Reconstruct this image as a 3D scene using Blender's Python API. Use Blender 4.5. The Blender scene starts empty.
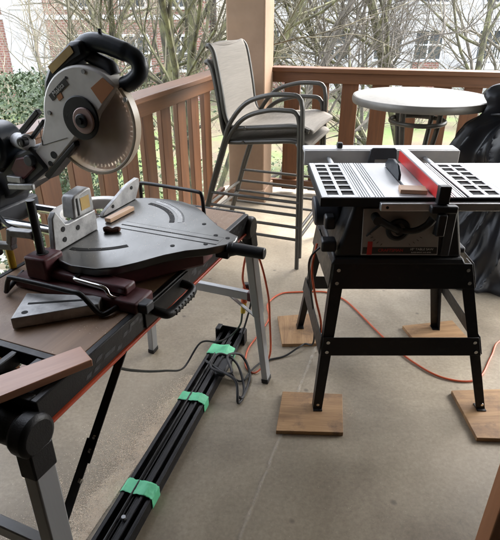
import bpy, math, random
from mathutils import Vector, Matrix
R = math.radians
C = bpy.context.scene.collection
sc = bpy.context.scene

# ------------------------------------------------------------------ camera, world, sun, exposure
cam_d = bpy.data.cameras.new('camera')
cam_d.sensor_fit = 'HORIZONTAL'; cam_d.sensor_width = 36; cam_d.lens = 36
cam_d.clip_start = 0.05; cam_d.clip_end = 400
cam = bpy.data.objects.new('camera', cam_d); C.objects.link(cam)
cam.location = (0, 0, 1.47); cam.rotation_euler = (R(90-27.5), 0, 0)
sc.camera = cam
SUN_EL, SUN_AZ = 50, 56           # azimuth clockwise from +Y: high, ahead and to the right, over the railing
w = bpy.data.worlds.new('World'); sc.world = w; w.use_nodes = True
nt = w.node_tree; nt.nodes.clear()
sky = nt.nodes.new('ShaderNodeTexSky'); sky.sky_type = 'NISHITA'; sky.sun_disc = False
sky.sun_elevation = R(SUN_EL); sky.sun_rotation = R(SUN_AZ)
sky.air_density = 1.0; sky.dust_density = 4.0; sky.ozone_density = 1.0
hs = nt.nodes.new('ShaderNodeHueSaturation'); hs.inputs['Saturation'].default_value = 0.35
bg = nt.nodes.new('ShaderNodeBackground'); bg.inputs['Strength'].default_value = 0.15
wo = nt.nodes.new('ShaderNodeOutputWorld')
nt.links.new(sky.outputs[0], hs.inputs['Color']); nt.links.new(hs.outputs[0], bg.inputs['Color'])
nt.links.new(bg.outputs[0], wo.inputs[0])
sd = bpy.data.lights.new('sun', 'SUN'); sd.energy = .6; sd.angle = R(30); sd.color = (1, .94, .85)
so = bpy.data.objects.new('sun', sd); C.objects.link(so); so.location = (0, -5, 12)
a_, e_ = R(SUN_AZ), R(SUN_EL)
so.rotation_euler = (-Vector((math.sin(a_)*math.cos(e_), math.cos(a_)*math.cos(e_), math.sin(e_)))).to_track_quat('-Z', 'Y').to_euler()
sc.view_settings.view_transform = 'Standard'; sc.view_settings.look = 'None'
sc.view_settings.exposure = 3.45; sc.view_settings.gamma = 1; sc.view_settings.use_curve_mapping = False
sc.render.engine = 'CYCLES'
sc.cycles.max_bounces = 8; sc.cycles.diffuse_bounces = 4; sc.cycles.transparent_max_bounces = 12

# ------------------------------------------------------------------ materials
def nd(t, kind, **kw):
    n = t.nodes.new(kind)
    for k, v in kw.items(): n.inputs[k].default_value = v
    return n
def mat(name, c1, c2=None, scale=8, rough=.5, rvar=.12, metal=0, bump=.0, bscale=60, stretch=(1,1,1), detail=6, spec=.5, thresh=(.35,.65), coat=0):
    m = bpy.data.materials.new(name); m.use_nodes = True; t = m.node_tree
    p = t.nodes['Principled BSDF']; L = t.links.new
    c2 = c2 or tuple(x*.75 for x in c1)
    tc = nd(t, 'ShaderNodeTexCoord'); mp = nd(t, 'ShaderNodeMapping'); mp.inputs['Scale'].default_value = stretch
    L(tc.outputs['Object'], mp.inputs['Vector'])
    n1 = nd(t, 'ShaderNodeTexNoise', Scale=scale, Detail=detail, Roughness=.6); L(mp.outputs[0], n1.inputs['Vector'])
    r = nd(t, 'ShaderNodeValToRGB'); r.color_ramp.elements[0].position, r.color_ramp.elements[1].position = thresh
    r.color_ramp.elements[0].color = (*c2, 1); r.color_ramp.elements[1].color = (*c1, 1)
    L(n1.outputs['Fac'], r.inputs[0]); L(r.outputs[0], p.inputs['Base Color'])
    mr = nd(t, 'ShaderNodeMapRange'); mr.inputs['To Min'].default_value = max(.03, rough-rvar); mr.inputs['To Max'].default_value = min(1, rough+rvar)
    n2 = nd(t, 'ShaderNodeTexNoise', Scale=scale*2.3, Detail=4); L(mp.outputs[0], n2.inputs['Vector'])
    L(n2.outputs['Fac'], mr.inputs['Value']); L(mr.outputs[0], p.inputs['Roughness'])
    p.inputs['Metallic'].default_value = metal; p.inputs['Specular IOR Level'].default_value = spec
    p.inputs['Coat Weight'].default_value = coat
    if bump:
        n3 = nd(t, 'ShaderNodeTexNoise', Scale=bscale, Detail=5); L(mp.outputs[0], n3.inputs['Vector'])
        b = nd(t, 'ShaderNodeBump', Strength=bump, Distance=.004); L(n3.outputs['Fac'], b.inputs['Height']); L(b.outputs[0], p.inputs['Normal'])
    return m
def wood(name, c1, c2, axis=0, ring=14, rough=.55, wear=None, knots=True):
    """grain runs along the object's local axis"""
    m = bpy.data.materials.new(name); m.use_nodes = True; t = m.node_tree
    p = t.nodes['Principled BSDF']; L = t.links.new
    s = [ring, ring, ring]; s[axis] = ring*.07
    tc = nd(t, 'ShaderNodeTexCoord'); mp = nd(t, 'ShaderNodeMapping'); mp.inputs['Scale'].default_value = s
    oi = nd(t, 'ShaderNodeObjectInfo'); om = nd(t, 'ShaderNodeMath'); om.operation = 'MULTIPLY'; om.inputs[1].default_value = 37.0; L(oi.outputs['Random'], om.inputs[0])
    ad = nd(t, 'ShaderNodeVectorMath'); ad.operation = 'ADD'; L(tc.outputs['Object'], ad.inputs[0]); L(om.outputs[0], ad.inputs[1])
    L(ad.outputs[0], mp.inputs['Vector'])
    n1 = nd(t, 'ShaderNodeTexNoise', Scale=2.2, Detail=8, Roughness=.65, Distortion=.8); L(mp.outputs[0], n1.inputs['Vector'])
    n2 = nd(t, 'ShaderNodeTexNoise', Scale=14, Detail=4, Roughness=.7); L(mp.outputs[0], n2.inputs['Vector'])
    mx = nd(t, 'ShaderNodeMath'); mx.operation = 'MULTIPLY_ADD'; mx.inputs[1].default_value = .35
    L(n2.outputs['Fac'], mx.inputs[0]); L(n1.outputs['Fac'], mx.inputs[2])
    r = nd(t, 'ShaderNodeValToRGB'); r.color_ramp.elements[0].position = .45; r.color_ramp.elements[1].position = .85
    r.color_ramp.elements[0].color = (*c2, 1); r.color_ramp.elements[1].color = (*c1, 1); L(mx.outputs[0], r.inputs[0])
    out = r.outputs[0]
    if wear:
        n4 = nd(t, 'ShaderNodeTexNoise', Scale=6, Detail=7, Roughness=.7); L(ad.outputs[0], n4.inputs['Vector'])
        r4 = nd(t, 'ShaderNodeValToRGB'); r4.color_ramp.elements[0].position = .52; r4.color_ramp.elements[1].position = .68
        L(n4.outputs['Fac'], r4.inputs[0])
        mc = nd(t, 'ShaderNodeMixRGB'); mc.inputs['Color2'].default_value = (*wear, 1)
        L(r4.outputs[0], mc.inputs['Fac']); L(out, mc.inputs['Color1']); out = mc.outputs[0]
    L(out, p.inputs['Base Color']); p.inputs['Roughness'].default_value = rough
    b = nd(t, 'ShaderNodeBump', Strength=.25, Distance=.002); L(mx.outputs[0], b.inputs['Height']); L(b.outputs[0], p.inputs['Normal'])
    return m
M_ = {}
M_['black_steel'] = mat('black_steel', (.022,.021,.020), (.008,.008,.009), scale=22, thresh=(.56,.74), rough=.42, spec=.35, bump=.12, bscale=180)
M_['black_plastic'] = mat('black_plastic', (.012,.0125,.0135), (.008,.008,.009), scale=20, rough=.45, spec=.4, bump=.15, bscale=300)
M_['dark_plastic'] = mat('dark_plastic', (.028,.031,.037), (.018,.02,.025), scale=20, rough=.5, bump=.1, bscale=300)
M_['navy_plastic'] = mat('navy_plastic', (.008,.015,.023), (.006,.010,.016), scale=15, rough=.38, spec=.4, bump=.08, bscale=250)
M_['aluminium'] = mat('aluminium', (.50,.51,.52), (.40,.41,.42), scale=14, rough=.38, metal=.75, bump=.08, bscale=120)
M_['leg_aluminium'] = mat('leg_aluminium', (.40,.41,.42), (.33,.34,.35), scale=5, rough=.42, metal=.45, stretch=(1,1,.1), bump=.05, bscale=120)
M_['cast_silver'] = mat('cast_silver', (.46,.46,.455), (.28,.28,.278), scale=30, rough=.45, metal=.3, bump=.2, bscale=90)
M_['saw_top'] = mat('saw_top', (.155,.155,.15), (.11,.11,.107), scale=5, rough=.3, rvar=.05, metal=.85, stretch=(1,1.6,1))
M_['table_alu'] = mat('table_alu', (.66,.67,.68), (.52,.53,.54), scale=10, rough=.38, metal=.35, stretch=(1,.15,1), bump=.05, bscale=200)
M_['chrome'] = mat('chrome', (.62,.63,.64), (.5,.5,.5), rough=.2, metal=1)
M_['maroon'] = mat('maroon', (.095,.016,.019), (.05,.011,.013), scale=12, rough=.5, bump=.2, bscale=80, thresh=(.3,.7))
M_['red'] = mat('red_paint', (.55,.025,.025), (.45,.02,.02), rough=.4)
M_['red_trim'] = mat('red_trim', (.58,.09,.035), (.42,.06,.025), rough=.45)
M_['guard_grey'] = mat('guard_grey', (.70,.68,.65), (.55,.53,.50), scale=10, rough=.48, bump=.08, bscale=120, metal=.1)
M_['concrete'] = None
M_['rail_wood'] = wood('rail_wood', (.150,.062,.024), (.078,.030,.012), axis=2, ring=9, rough=.5)
M_['rail_cap'] = wood('rail_cap', (.145,.064,.028), (.080,.034,.015), axis=0, ring=9, rough=.42)
M_['column_paint'] = mat('column_paint', (.225,.143,.088), (.19,.12,.073), scale=5, rough=.7, bump=.35, bscale=140)
M_['ply'] = wood('plywood', (.44,.265,.125), (.22,.12,.055), axis=0, ring=13, rough=.65, wear=(.17,.10,.055))
M_['ply_edge'] = wood('plywood_edge', (.30,.18,.10), (.16,.09,.05), axis=0, ring=60, rough=.75)
M_['bench_wood'] = wood('bench_wood', (.31,.195,.118), (.185,.11,.065), axis=0, ring=5, rough=.5, wear=(.36,.26,.185))
M_['pink_wood'] = wood('pink_wood', (.52,.27,.17), (.38,.175,.105), axis=0, ring=8, rough=.32)
M_['light_wood'] = wood('light_wood', (.62,.42,.27), (.48,.29,.18), axis=0, ring=12, rough=.55)
M_['bark_wood'] = wood('brown_offcut', (.12,.045,.025), (.06,.02,.012), axis=0, ring=14, rough=.6)
M_['cord_orange'] = mat('orange_rubber', (.62,.115,.04), (.5,.085,.03), rough=.45)
M_['cord_black'] = mat('black_rubber', (.015,.015,.016), rough=.5)
M_['yellow'] = mat('yellow_plastic', (.62,.42,.03), rough=.5)
M_['tape'] = mat('green_tape', (.16,.66,.36), (.12,.57,.30), scale=20, rough=.5, bump=.2, bscale=60)
M_['frame_bronze'] = mat('frame_bronze', (.075,.070,.060), (.055,.052,.044), scale=12, rough=.4, metal=.3, bump=.06, bscale=150)
M_['table_white'] = mat('table_white', (.31,.30,.275), (.25,.242,.225), scale=22, rough=.35, bump=.15, bscale=60)
M_['table_rim'] = mat('table_rim', (.17,.16,.14), rough=.45, metal=.3)
M_['stucco'] = mat('stucco', (.47,.46,.45), (.40,.392,.385), scale=2, rough=.85, bump=.3, bscale=40)
M_['trim_white'] = mat('trim_white', (.62,.62,.62), rough=.5)
M_['roof'] = mat('roof_shingle', (.10,.09,.085), rough=.9)
M_['glass_dark'] = mat('window_glass', (.02,.026,.032), (.06,.07,.08), scale=1.2, rough=.06, rvar=.02, spec=.8)
M_['sticker_yellow'] = mat('sticker_yellow', (.55,.38,.13), (.4,.26,.08), rough=.5)
M_['sticker_orange'] = mat('sticker_orange', (.42,.165,.055), (.36,.13,.04), rough=.55)
M_['sticker_black'] = mat('sticker_black', (.02,.02,.02), rough=.45)
M_['panel_grey'] = mat('panel_grey', (.34,.33,.315), (.28,.27,.26), scale=9, rough=.42)
M_['text_white'] = mat('text_white', (.7,.7,.68), rough=.5)
M_['text_dark'] = mat('text_dark', (.03,.03,.03), rough=.5)
M_['hole_black'] = mat('hole_black', (.008,.008,.008), rough=.8)  # flat black; in slots and holes it stands in for their shade
M_['ceiling_paint'] = mat('ceiling_paint', (.20,.17,.14), rough=.8)
M_['siding'] = mat('siding', (.11,.085,.065), rough=.8)
M_['sawdust'] = mat('sawdust', (.86,.74,.58), (.70,.57,.43), scale=160, rough=.9, bump=.5, bscale=260)
M_['bag'] = mat('black_sheeting', (.008,.009,.011), (.011,.012,.015), scale=6, rough=.36, rvar=.06, bump=.15, bscale=30, spec=.4)
M_['bark'] = mat('mossy_bark', (.15,.15,.075), (.055,.05,.038), scale=16, thresh=(.4,.6), rough=.9, stretch=(1,1,.35), bump=.6, bscale=40)
M_['bark_dark'] = mat('grey_bark', (.15,.135,.115), (.085,.075,.06), scale=9, rough=.9, bump=.5, bscale=40)
M_['twig'] = mat('twig_bark', (.19,.165,.125), (.12,.105,.08), scale=5, rough=.9)
M_['twig_dark'] = mat('dark_twig', (.12,.105,.09), (.075,.066,.056), scale=5, rough=.9)
M_['twig_pale'] = mat('pale_twig', (.17,.155,.105), (.10,.092,.065), scale=5, rough=.9)
M_['leaf_dark'] = mat('evergreen_leaf', (.055,.085,.035), (.025,.045,.02), scale=3, rough=.6)
M_['leaf_green'] = mat('shrub_leaf', (.065,.10,.03), (.032,.052,.018), scale=3, rough=.6)
M_['sling'] = None

def concrete():
    m = bpy.data.materials.new('porch_concrete'); m.use_nodes = True; t = m.node_tree
    p = t.nodes['Principled BSDF']; L = t.links.new
    tc = nd(t, 'ShaderNodeTexCoord')
    def noise(s, d=6, ro=.6, dist=0):
        n = nd(t, 'ShaderNodeTexNoise', Scale=s, Detail=d, Roughness=ro, Distortion=dist); L(tc.outputs['Object'], n.inputs['Vector']); return n.outputs['Fac']
    def ramp(f, a, b, ca, cb):
        r = nd(t, 'ShaderNodeValToRGB'); r.color_ramp.elements[0].position = a; r.color_ramp.elements[1].position = b
        r.color_ramp.elements[0].color = (*ca, 1); r.color_ramp.elements[1].color = (*cb, 1); L(f, r.inputs[0]); return r.outputs[0]
    def mix(f, c1, c2, mode='MIX', fac=None):
        n = nd(t, 'ShaderNodeMixRGB'); n.blend_type = mode
        if fac is not None: n.inputs['Fac'].default_value = fac
        if f is not None: L(f, n.inputs['Fac'])
        L(c1, n.inputs['Color1'])
        if isinstance(c2, tuple): n.inputs['Color2'].default_value = (*c2, 1)
        else: L(c2, n.inputs['Color2'])
        return n.outputs[0]
    base = ramp(noise(1.7, 7, .62, .4), .32, .7, (.215,.175,.122), (.445,.38,.28))
    fine = ramp(noise(70, 6, .7), .3, .75, (.74,.74,.74), (1.12,1.12,1.12))
    col = mix(None, base, fine, 'MULTIPLY', 1.0)
    st = ramp(noise(4.2, 8, .7, .8), .60, .72, (0,0,0), (.7,.7,.7))
    col = mix(st, col, (.23,.195,.155))
    sp = ramp(noise(160, 3, .6), .68, .74, (0,0,0), (.8,.8,.8))
    col = mix(sp, col, (.14,.125,.11))
    pale = ramp(noise(9, 8, .75, .6), .66, .78, (0,0,0), (.35,.35,.35))
    col = mix(pale, col, (.50,.45,.38))
    mps = nd(t, 'ShaderNodeMapping'); mps.inputs['Scale'].default_value = (2.2,14,1); mps.inputs['Rotation'].default_value = (0,0,R(35)); L(tc.outputs['Object'], mps.inputs['Vector'])
    ns = nd(t, 'ShaderNodeTexNoise', Scale=1.8, Detail=9, Roughness=.75); L(mps.outputs[0], ns.inputs['Vector'])
    col = mix(ramp(ns.outputs['Fac'], .60, .74, (0,0,0), (.35,.35,.35)), col, (.16,.135,.105))
    dk = nd(t, 'ShaderNodeTexVoronoi', Scale=5.5); L(tc.outputs['Object'], dk.inputs['Vector'])
    col = mix(ramp(dk.outputs['Distance'], .03, .075, (.75,.75,.75), (0,0,0)), col, (.12,.10,.08))
    L(col, p.inputs['Base Color'])
    rr = nd(t, 'ShaderNodeMapRange'); rr.inputs['To Min'].default_value = .42; rr.inputs['To Max'].default_value = .72
    L(noise(3.1, 6, .6), rr.inputs['Value']); L(rr.outputs[0], p.inputs['Roughness'])
    b = nd(t, 'ShaderNodeBump', Strength=.22, Distance=.002); L(noise(320, 6, .75), b.inputs['Height']); L(b.outputs[0], p.inputs['Normal'])
    return m
M_['concrete'] = concrete()
def sling():
    m = bpy.data.materials.new('sling_fabric'); m.use_nodes = True; t = m.node_tree
    p = t.nodes['Principled BSDF']; L = t.links.new
    tc = nd(t, 'ShaderNodeTexCoord')
    mp = nd(t, 'ShaderNodeMapping'); mp.inputs['Scale'].default_value = (30, 3, 160); L(tc.outputs['Object'], mp.inputs['Vector'])
    n = nd(t, 'ShaderNodeTexNoise', Scale=1.6, Detail=5, Roughness=.7); L(mp.outputs[0], n.inputs['Vector'])
    r = nd(t, 'ShaderNodeValToRGB'); r.color_ramp.elements[0].position = .36; r.color_ramp.elements[1].position = .66
    r.color_ramp.elements[0].color = (.15,.134,.112,1); r.color_ramp.elements[1].color = (.20,.18,.152,1); L(n.outputs['Fac'], r.inputs[0])
    L(r.outputs[0], p.inputs['Base Color']); p.inputs['Roughness'].default_value = .75
    mp2 = nd(t, 'ShaderNodeMapping'); mp2.inputs['Scale'].default_value = (400, 400, 400); L(tc.outputs['Object'], mp2.inputs['Vector'])
    c = nd(t, 'ShaderNodeTexChecker', Scale=1.0); L(mp2.outputs[0], c.inputs['Vector'])
    b = nd(t, 'ShaderNodeBump', Strength=.25, Distance=.001); L(c.outputs['Fac'], b.inputs['Height']); L(b.outputs[0], p.inputs['Normal'])
    return m
M_['sling'] = sling()
def clear_plastic():
    m = bpy.data.materials.new('smoky_plastic'); m.use_nodes = True; t = m.node_tree; L = t.links.new
    p = t.nodes['Principled BSDF']; p.inputs['Base Color'].default_value = (.74,.66,.60,1); p.inputs['Roughness'].default_value = .3
    tr = nd(t, 'ShaderNodeBsdfTransparent'); tr.inputs['Color'].default_value = (.97,.93,.88,1)
    tc = nd(t, 'ShaderNodeTexCoord'); n = nd(t, 'ShaderNodeTexNoise', Scale=14, Detail=6); L(tc.outputs['Object'], n.inputs['Vector'])
    mr = nd(t, 'ShaderNodeMapRange'); mr.inputs['To Min'].default_value = .26; mr.inputs['To Max'].default_value = .52; L(n.outputs['Fac'], mr.inputs['Value'])
    mx = nd(t, 'ShaderNodeMixShader'); L(mr.outputs[0], mx.inputs[0]); L(tr.outputs[0], mx.inputs[1]); L(p.outputs[0], mx.inputs[2])
    L(mx.outputs[0], t.nodes['Material Output'].inputs['Surface']); return m
M_['clear'] = clear_plastic()
M_['guard_rim'] = mat('guard_rim', (.55,.47,.36), (.45,.38,.29), rough=.35)
M_['blade'] = mat('blade_steel', (.44,.31,.28), (.30,.20,.18), scale=6, rough=.4, metal=.2)
M_['tooth'] = mat('blade_teeth', (.72,.66,.58), rough=.4, metal=.3)
def brick():
    m = bpy.data.materials.new('brick'); m.use_nodes = True; t = m.node_tree; L = t.links.new
    p = t.nodes['Principled BSDF']; tc = nd(t, 'ShaderNodeTexCoord')
    mp = nd(t, 'ShaderNodeMapping'); mp.inputs['Rotation'].default_value = (R(90), 0, 0); L(tc.outputs['Object'], mp.inputs['Vector'])
    b = nd(t, 'ShaderNodeTexBrick', Scale=2.2); b.inputs['Color1'].default_value = (.25,.115,.088,1); b.inputs['Color2'].default_value = (.19,.085,.065,1)
    b.inputs['Mortar'].default_value = (.30,.27,.245,1); b.inputs['Mortar Size'].default_value = .025
    L(mp.outputs[0], b.inputs['Vector']); L(b.outputs['Color'], p.inputs['Base Color']); p.inputs['Roughness'].default_value = .85
    return m
M_['brick'] = brick()
def lawn_mat():
    m = bpy.data.materials.new('lawn_ground'); m.use_nodes = True; t = m.node_tree; L = t.links.new
    p = t.nodes['Principled BSDF']; tc = nd(t, 'ShaderNodeTexCoord')
    n = nd(t, 'ShaderNodeTexNoise', Scale=.45, Detail=9, Roughness=.65); L(tc.outputs['Object'], n.inputs['Vector'])
    r = nd(t, 'ShaderNodeValToRGB'); e = r.color_ramp.elements; e[0].position = .38; e[0].color = (.07,.052,.034,1); e[1].position = .62; e[1].color = (.062,.105,.022,1)
    k = e.new(.48); k.color = (.085,.075,.042,1); L(n.outputs['Fac'], r.inputs[0])
    n2 = nd(t, 'ShaderNodeTexNoise', Scale=22, Detail=6, Roughness=.7); L(tc.outputs['Object'], n2.inputs['Vector'])
    r2 = nd(t, 'ShaderNodeValToRGB'); r2.color_ramp.elements[0].color = (.45,.45,.45,1); r2.color_ramp.elements[1].color = (1.5,1.5,1.5,1); L(n2.outputs['Fac'], r2.inputs[0])
    mx = nd(t, 'ShaderNodeMixRGB', Fac=1); mx.blend_type = 'MULTIPLY'; L(r.outputs[0], mx.inputs['Color1']); L(r2.outputs[0], mx.inputs['Color2'])
    L(mx.outputs[0], p.inputs['Base Color']); p.inputs['Roughness'].default_value = .95; return m
M_['lawn'] = lawn_mat()
def flag_mat():
    m = bpy.data.materials.new('flagstones'); m.use_nodes = True; t = m.node_tree; L = t.links.new
    p = t.nodes['Principled BSDF']; tc = nd(t, 'ShaderNodeTexCoord')
    v = nd(t, 'ShaderNodeTexVoronoi', Scale=1.3); v.feature = 'DISTANCE_TO_EDGE'; L(tc.outputs['Object'], v.inputs['Vector'])
    r = nd(t, 'ShaderNodeValToRGB'); r.color_ramp.elements[0].position = .02; r.color_ramp.elements[1].position = .06
    r.color_ramp.elements[0].color = (.13,.11,.07,1); r.color_ramp.elements[1].color = (.36,.34,.30,1); L(v.outputs['Distance'], r.inputs[0])
    L(r.outputs[0], p.inputs['Base Color']); p.inputs['Roughness'].default_value = .85; return m
M_['flag'] = flag_mat()

# ------------------------------------------------------------------ mesh builder
class MB:
    def __init__(s, off=(0,0,0)): s.v = []; s.f = []; s.o = Vector(off)
    def add(s, vs, fs):
        b = len(s.v); s.v += [tuple(Vector(v)-s.o) for v in vs]; s.f += [tuple(i+b for i in f) for f in fs]; return s
    def box(s, x0, x1, y0, y1, z0, z1):
        vs = [(x0,y0,z0),(x1,y0,z0),(x1,y1,z0),(x0,y1,z0),(x0,y0,z1),(x1,y0,z1),(x1,y1,z1),(x0,y1,z1)]
        return s.add(vs, [(3,2,1,0),(4,5,6,7),(0,1,5,4),(1,2,6,5),(2,3,7,6),(3,0,4,7)])
    def bar(s, p0, p1, wd, ht, up=(0,0,1)):
        p0, p1 = Vector(p0), Vector(p1); d = (p1-p0).normalized(); u = Vector(up)
        if abs(d.dot(u)) > .99: u = Vector((1,0,0))
        a = d.cross(u).normalized()*wd/2; b = a.cross(d).normalized()*ht/2
        vs = [p0-a-b, p0+a-b, p0+a+b, p0-a+b, p1-a-b, p1+a-b, p1+a+b, p1-a+b]
        return s.add(vs, [(0,1,2,3),(7,6,5,4),(4,5,1,0),(5,6,2,1),(6,7,3,2),(7,4,0,3)])
    def tube(s, pts, r, n=8, cap=True):
        pts = [Vector(p) for p in pts]; N = len(pts); rs = r if isinstance(r, (list, tuple)) else [r]*N
        vs = []; ref = None
        for i, p in enumerate(pts):
            d = (pts[min(i+1,N-1)]-pts[max(i-1,0)]).normalized()
            if ref is None: ref = d.orthogonal().normalized()
            ref = (ref-d*ref.dot(d)).normalized() if (ref-d*ref.dot(d)).length > 1e-5 else d.orthogonal().normalized()
            b = d.cross(ref)
            vs += [p+(ref*math.cos(2*math.pi*k/n)+b*math.sin(2*math.pi*k/n))*rs[i] for k in range(n)]
        fs = [(i*n+k, i*n+(k+1)%n, (i+1)*n+(k+1)%n, (i+1)*n+k) for i in range(N-1) for k in range(n)]
        if cap: fs += [tuple(range(n-1,-1,-1)), tuple((N-1)*n+k for k in range(n))]
        return s.add(vs, fs)
    def cyl(s, p0, p1, r, r1=None, n=24): return s.tube([p0, p1], [r, r if r1 is None else r1], n)
    def prism(s, poly, a0, a1, plane='xy'):
        f = {'xy': lambda p, a: (p[0],p[1],a), 'yz': lambda p, a: (a,p[0],p[1]), 'xz': lambda p, a: (p[0],a,p[1])}[plane]
        n = len(poly); vs = [f(p,a0) for p in poly]+[f(p,a1) for p in poly]
        ar = sum(poly[i][0]*poly[(i+1)%n][1]-poly[(i+1)%n][0]*poly[i][1] for i in range(n))
        flip = (ar < 0) ^ (plane == 'xz') ^ (a1 < a0)
        fs = [tuple(range(n-1,-1,-1)), tuple(range(n,2*n))]+[(i,(i+1)%n,n+(i+1)%n,n+i) for i in range(n)]
        if flip: fs = [tuple(reversed(q)) for q in fs]
        return s.add(vs, fs)
    def sheet(s, fn, nu, nv, thick=None):
        vs = [fn(i/nu, j/nv) for j in range(nv+1) for i in range(nu+1)]
        fs = [(j*(nu+1)+i, j*(nu+1)+i+1, (j+1)*(nu+1)+i+1, (j+1)*(nu+1)+i) for j in range(nv) for i in range(nu)]
        return s.add(vs, fs)
    def lathe(s, prof, c=(0,0,0), n=40, jit=None):
        vs = []
        for r, z in prof:
            for k in range(n):
                a = 2*math.pi*k/n; vs.append((c[0]+r*math.cos(a), c[1]+r*math.sin(a), c[2]+z))
        m = len(prof)
        fs = [(i*n+k, i*n+(k+1)%n, (i+1)*n+(k+1)%n, (i+1)*n+k) for i in range(m-1) for k in range(n)]
        fs += [tuple(range(n-1,-1,-1)), tuple((m-1)*n+k for k in range(n))]
        return s.add(vs, fs)
    def build(s, name, m, parent=None, bevel=0, smooth=True, solid=0, sub=0):
        me = bpy.data.meshes.new(name); me.from_pydata(s.v, [], s.f); me.update()
        if smooth:
            me.polygons.foreach_set('use_smooth', [True]*len(me.polygons)); me.set_sharp_from_angle(angle=R(38))
        me.materials.append(M_[m] if isinstance(m, str) else m)
        o = bpy.data.objects.new(name, me); C.objects.link(o)
        if parent: o.parent = parent
        if sub: k = o.modifiers.new('sub','SUBSURF'); k.levels = k.render_levels = sub
        if solid: k = o.modifiers.new('solid','SOLIDIFY'); k.thickness = solid; k.offset = 0
        if bevel:
            k = o.modifiers.new('bevel','BEVEL'); k.width = bevel; k.segments = 2; k.limit_method = 'ANGLE'; k.angle_limit = R(40)
        return o
def tag(o, label, cat, group=None):
    o['label'] = label; o['category'] = cat
    if group: o['group'] = group
    return o
def struct(o): o['kind'] = 'structure'; return o
def thing(name, label, cat, loc=(0,0,0), rz=0, group=None):
    o = bpy.data.objects.new(name, None); C.objects.link(o); o.empty_display_size = .1
    o.location = loc; o.rotation_euler = (0,0,rz); return tag(o, label, cat, group)
def smooth_path(pts, k=8):
    P = [Vector(p) for p in pts]; P = [P[0]*2-P[1]]+P+[P[-1]*2-P[-2]]; out = []
    for i in range(1, len(P)-2):
        a, b, c, d = P[i-1:i+3]
        for j in range(k):
            t = j/k
            out.append(.5*((2*b)+(c-a)*t+(2*a-5*b+4*c-d)*t*t+(3*b-a-3*c+d)*t**3))
    return out+[P[-2]]
def text(name, s, size, m, parent, loc, rot, ext=.0004, align='CENTER', squash=1.0):
    cu = bpy.data.curves.new(name, 'FONT'); cu.body = s; cu.size = size; cu.extrude = ext; cu.align_x = align; cu.align_y = 'CENTER'
    t = bpy.data.objects.new(name+'_curve', cu)
    me = bpy.data.meshes.new_from_object(t); bpy.data.objects.remove(t)
    me.name = name; me.materials.clear(); me.materials.append(M_[m])
    o = bpy.data.objects.new(name, me); C.objects.link(o); o.parent = parent; o.location = loc; o.rotation_euler = rot; o.scale = (squash,1,1)
    return o

# ------------------------------------------------------------------ the porch
LD = Vector((.287,.958,0)); LP = Vector((-.585,2.95,0))          # left railing line
RD = Vector((.974,-.226,0)); RP = Vector((1.0,4.19,0))           # right railing line
floor_poly = [(-1.92,-1.7),(-.24,4.55),(.0,4.62),(4.1,3.66),(4.1,-1.7)]
fl = struct(MB().prism(floor_poly, -.25, 0).build('porch_floor', 'concrete', bevel=.006))
cl = struct(MB().prism(floor_poly, 2.62, 2.78).build('porch_ceiling', 'ceiling_paint'))
hw = MB(); hw.box(-2.1,1.72,-1.9,-1.7,-3,3.2)
tag(hw.build('unseen_wall','siding'), 'brown clad house wall at the back of the porch, facing the railing', 'wall')
hw = MB(); hw.box(1.52,1.72,-1.699,1.55,-3,3.2)  # added out of view, shades the near floor from the right
tag(hw.build('unseen_wall','siding'), 'brown clad wall added unseen on the right to keep light off the foreground', 'wall')
hw = MB(); hw.add([(-2.1,-1.699,-3),(-1.95,-1.699,-3),(-1.20,1.25,-3),(-1.35,1.30,-3),(-2.1,-1.699,3.2),(-1.95,-1.699,3.2),(-1.20,1.25,3.2),(-1.35,1.30,3.2)],[(3,2,1,0),(4,5,6,7),(0,1,5,4),(1,2,6,5),(2,3,7,6),(3,0,4,7)])  # added out of view on the open left side to block light
tag(hw.build('unseen_wall','siding'), 'brown clad wall added unseen on the left to block side light', 'wall')
# pale dust smear along a joint of the slab
def smear():
    m = bpy.data.materials.new('pale_dust'); m.use_nodes = True; t = m.node_tree; L = t.links.new
    p = t.nodes['Principled BSDF']; p.inputs['Base Color'].default_value = (.60,.54,.45,1); p.inputs['Roughness'].default_value = .95
    tc = nd(t,'ShaderNodeTexCoord'); sx = nd(t,'ShaderNodeSeparateXYZ'); L(tc.outputs['Object'], sx.inputs[0])
    ab = nd(t,'ShaderNodeMath'); ab.operation = 'ABSOLUTE'; L(sx.outputs['Y'], ab.inputs[0])
    f = nd(t,'ShaderNodeMapRange'); f.inputs['From Min'].default_value = .0; f.inputs['From Max'].default_value = .017; f.inputs['To Min'].default_value = 1; f.inputs['To Max'].default_value = 0; L(ab.outputs[0], f.inputs['Value'])
    pw = nd(t,'ShaderNodeMath'); pw.operation = 'POWER'; pw.inputs[1].default_value = 2.6; L(f.outputs[0], pw.inputs[0])
    n = nd(t,'ShaderNodeTexNoise', Scale=26, Detail=8, Roughness=.7); L(tc.outputs['Object'], n.inputs['Vector'])
    mr = nd(t,'ShaderNodeMapRange'); mr.inputs['From Min'].default_value = .35; mr.inputs['From Max'].default_value = .65; L(n.outputs['Fac'], mr.inputs['Value'])
    mr.inputs['To Max'].default_value = .62
    mu = nd(t,'ShaderNodeMath'); mu.operation = 'MULTIPLY'; L(pw.outputs[0], mu.inputs[0]); L(mr.outputs[0], mu.inputs[1])
    tr = nd(t,'ShaderNodeBsdfTransparent'); mx = nd(t,'ShaderNodeMixShader'); L(mu.outputs[0], mx.inputs[0]); L(tr.outputs[0], mx.inputs[1]); L(p.outputs[0], mx.inputs[2])
    L(mx.outputs[0], t.nodes['Material Output'].inputs['Surface']); return m
M_['dust'] = smear()
p0, p1 = Vector((-.075,.88,.003)), Vector((.34,2.05,.003)); d_ = p1-p0
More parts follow.
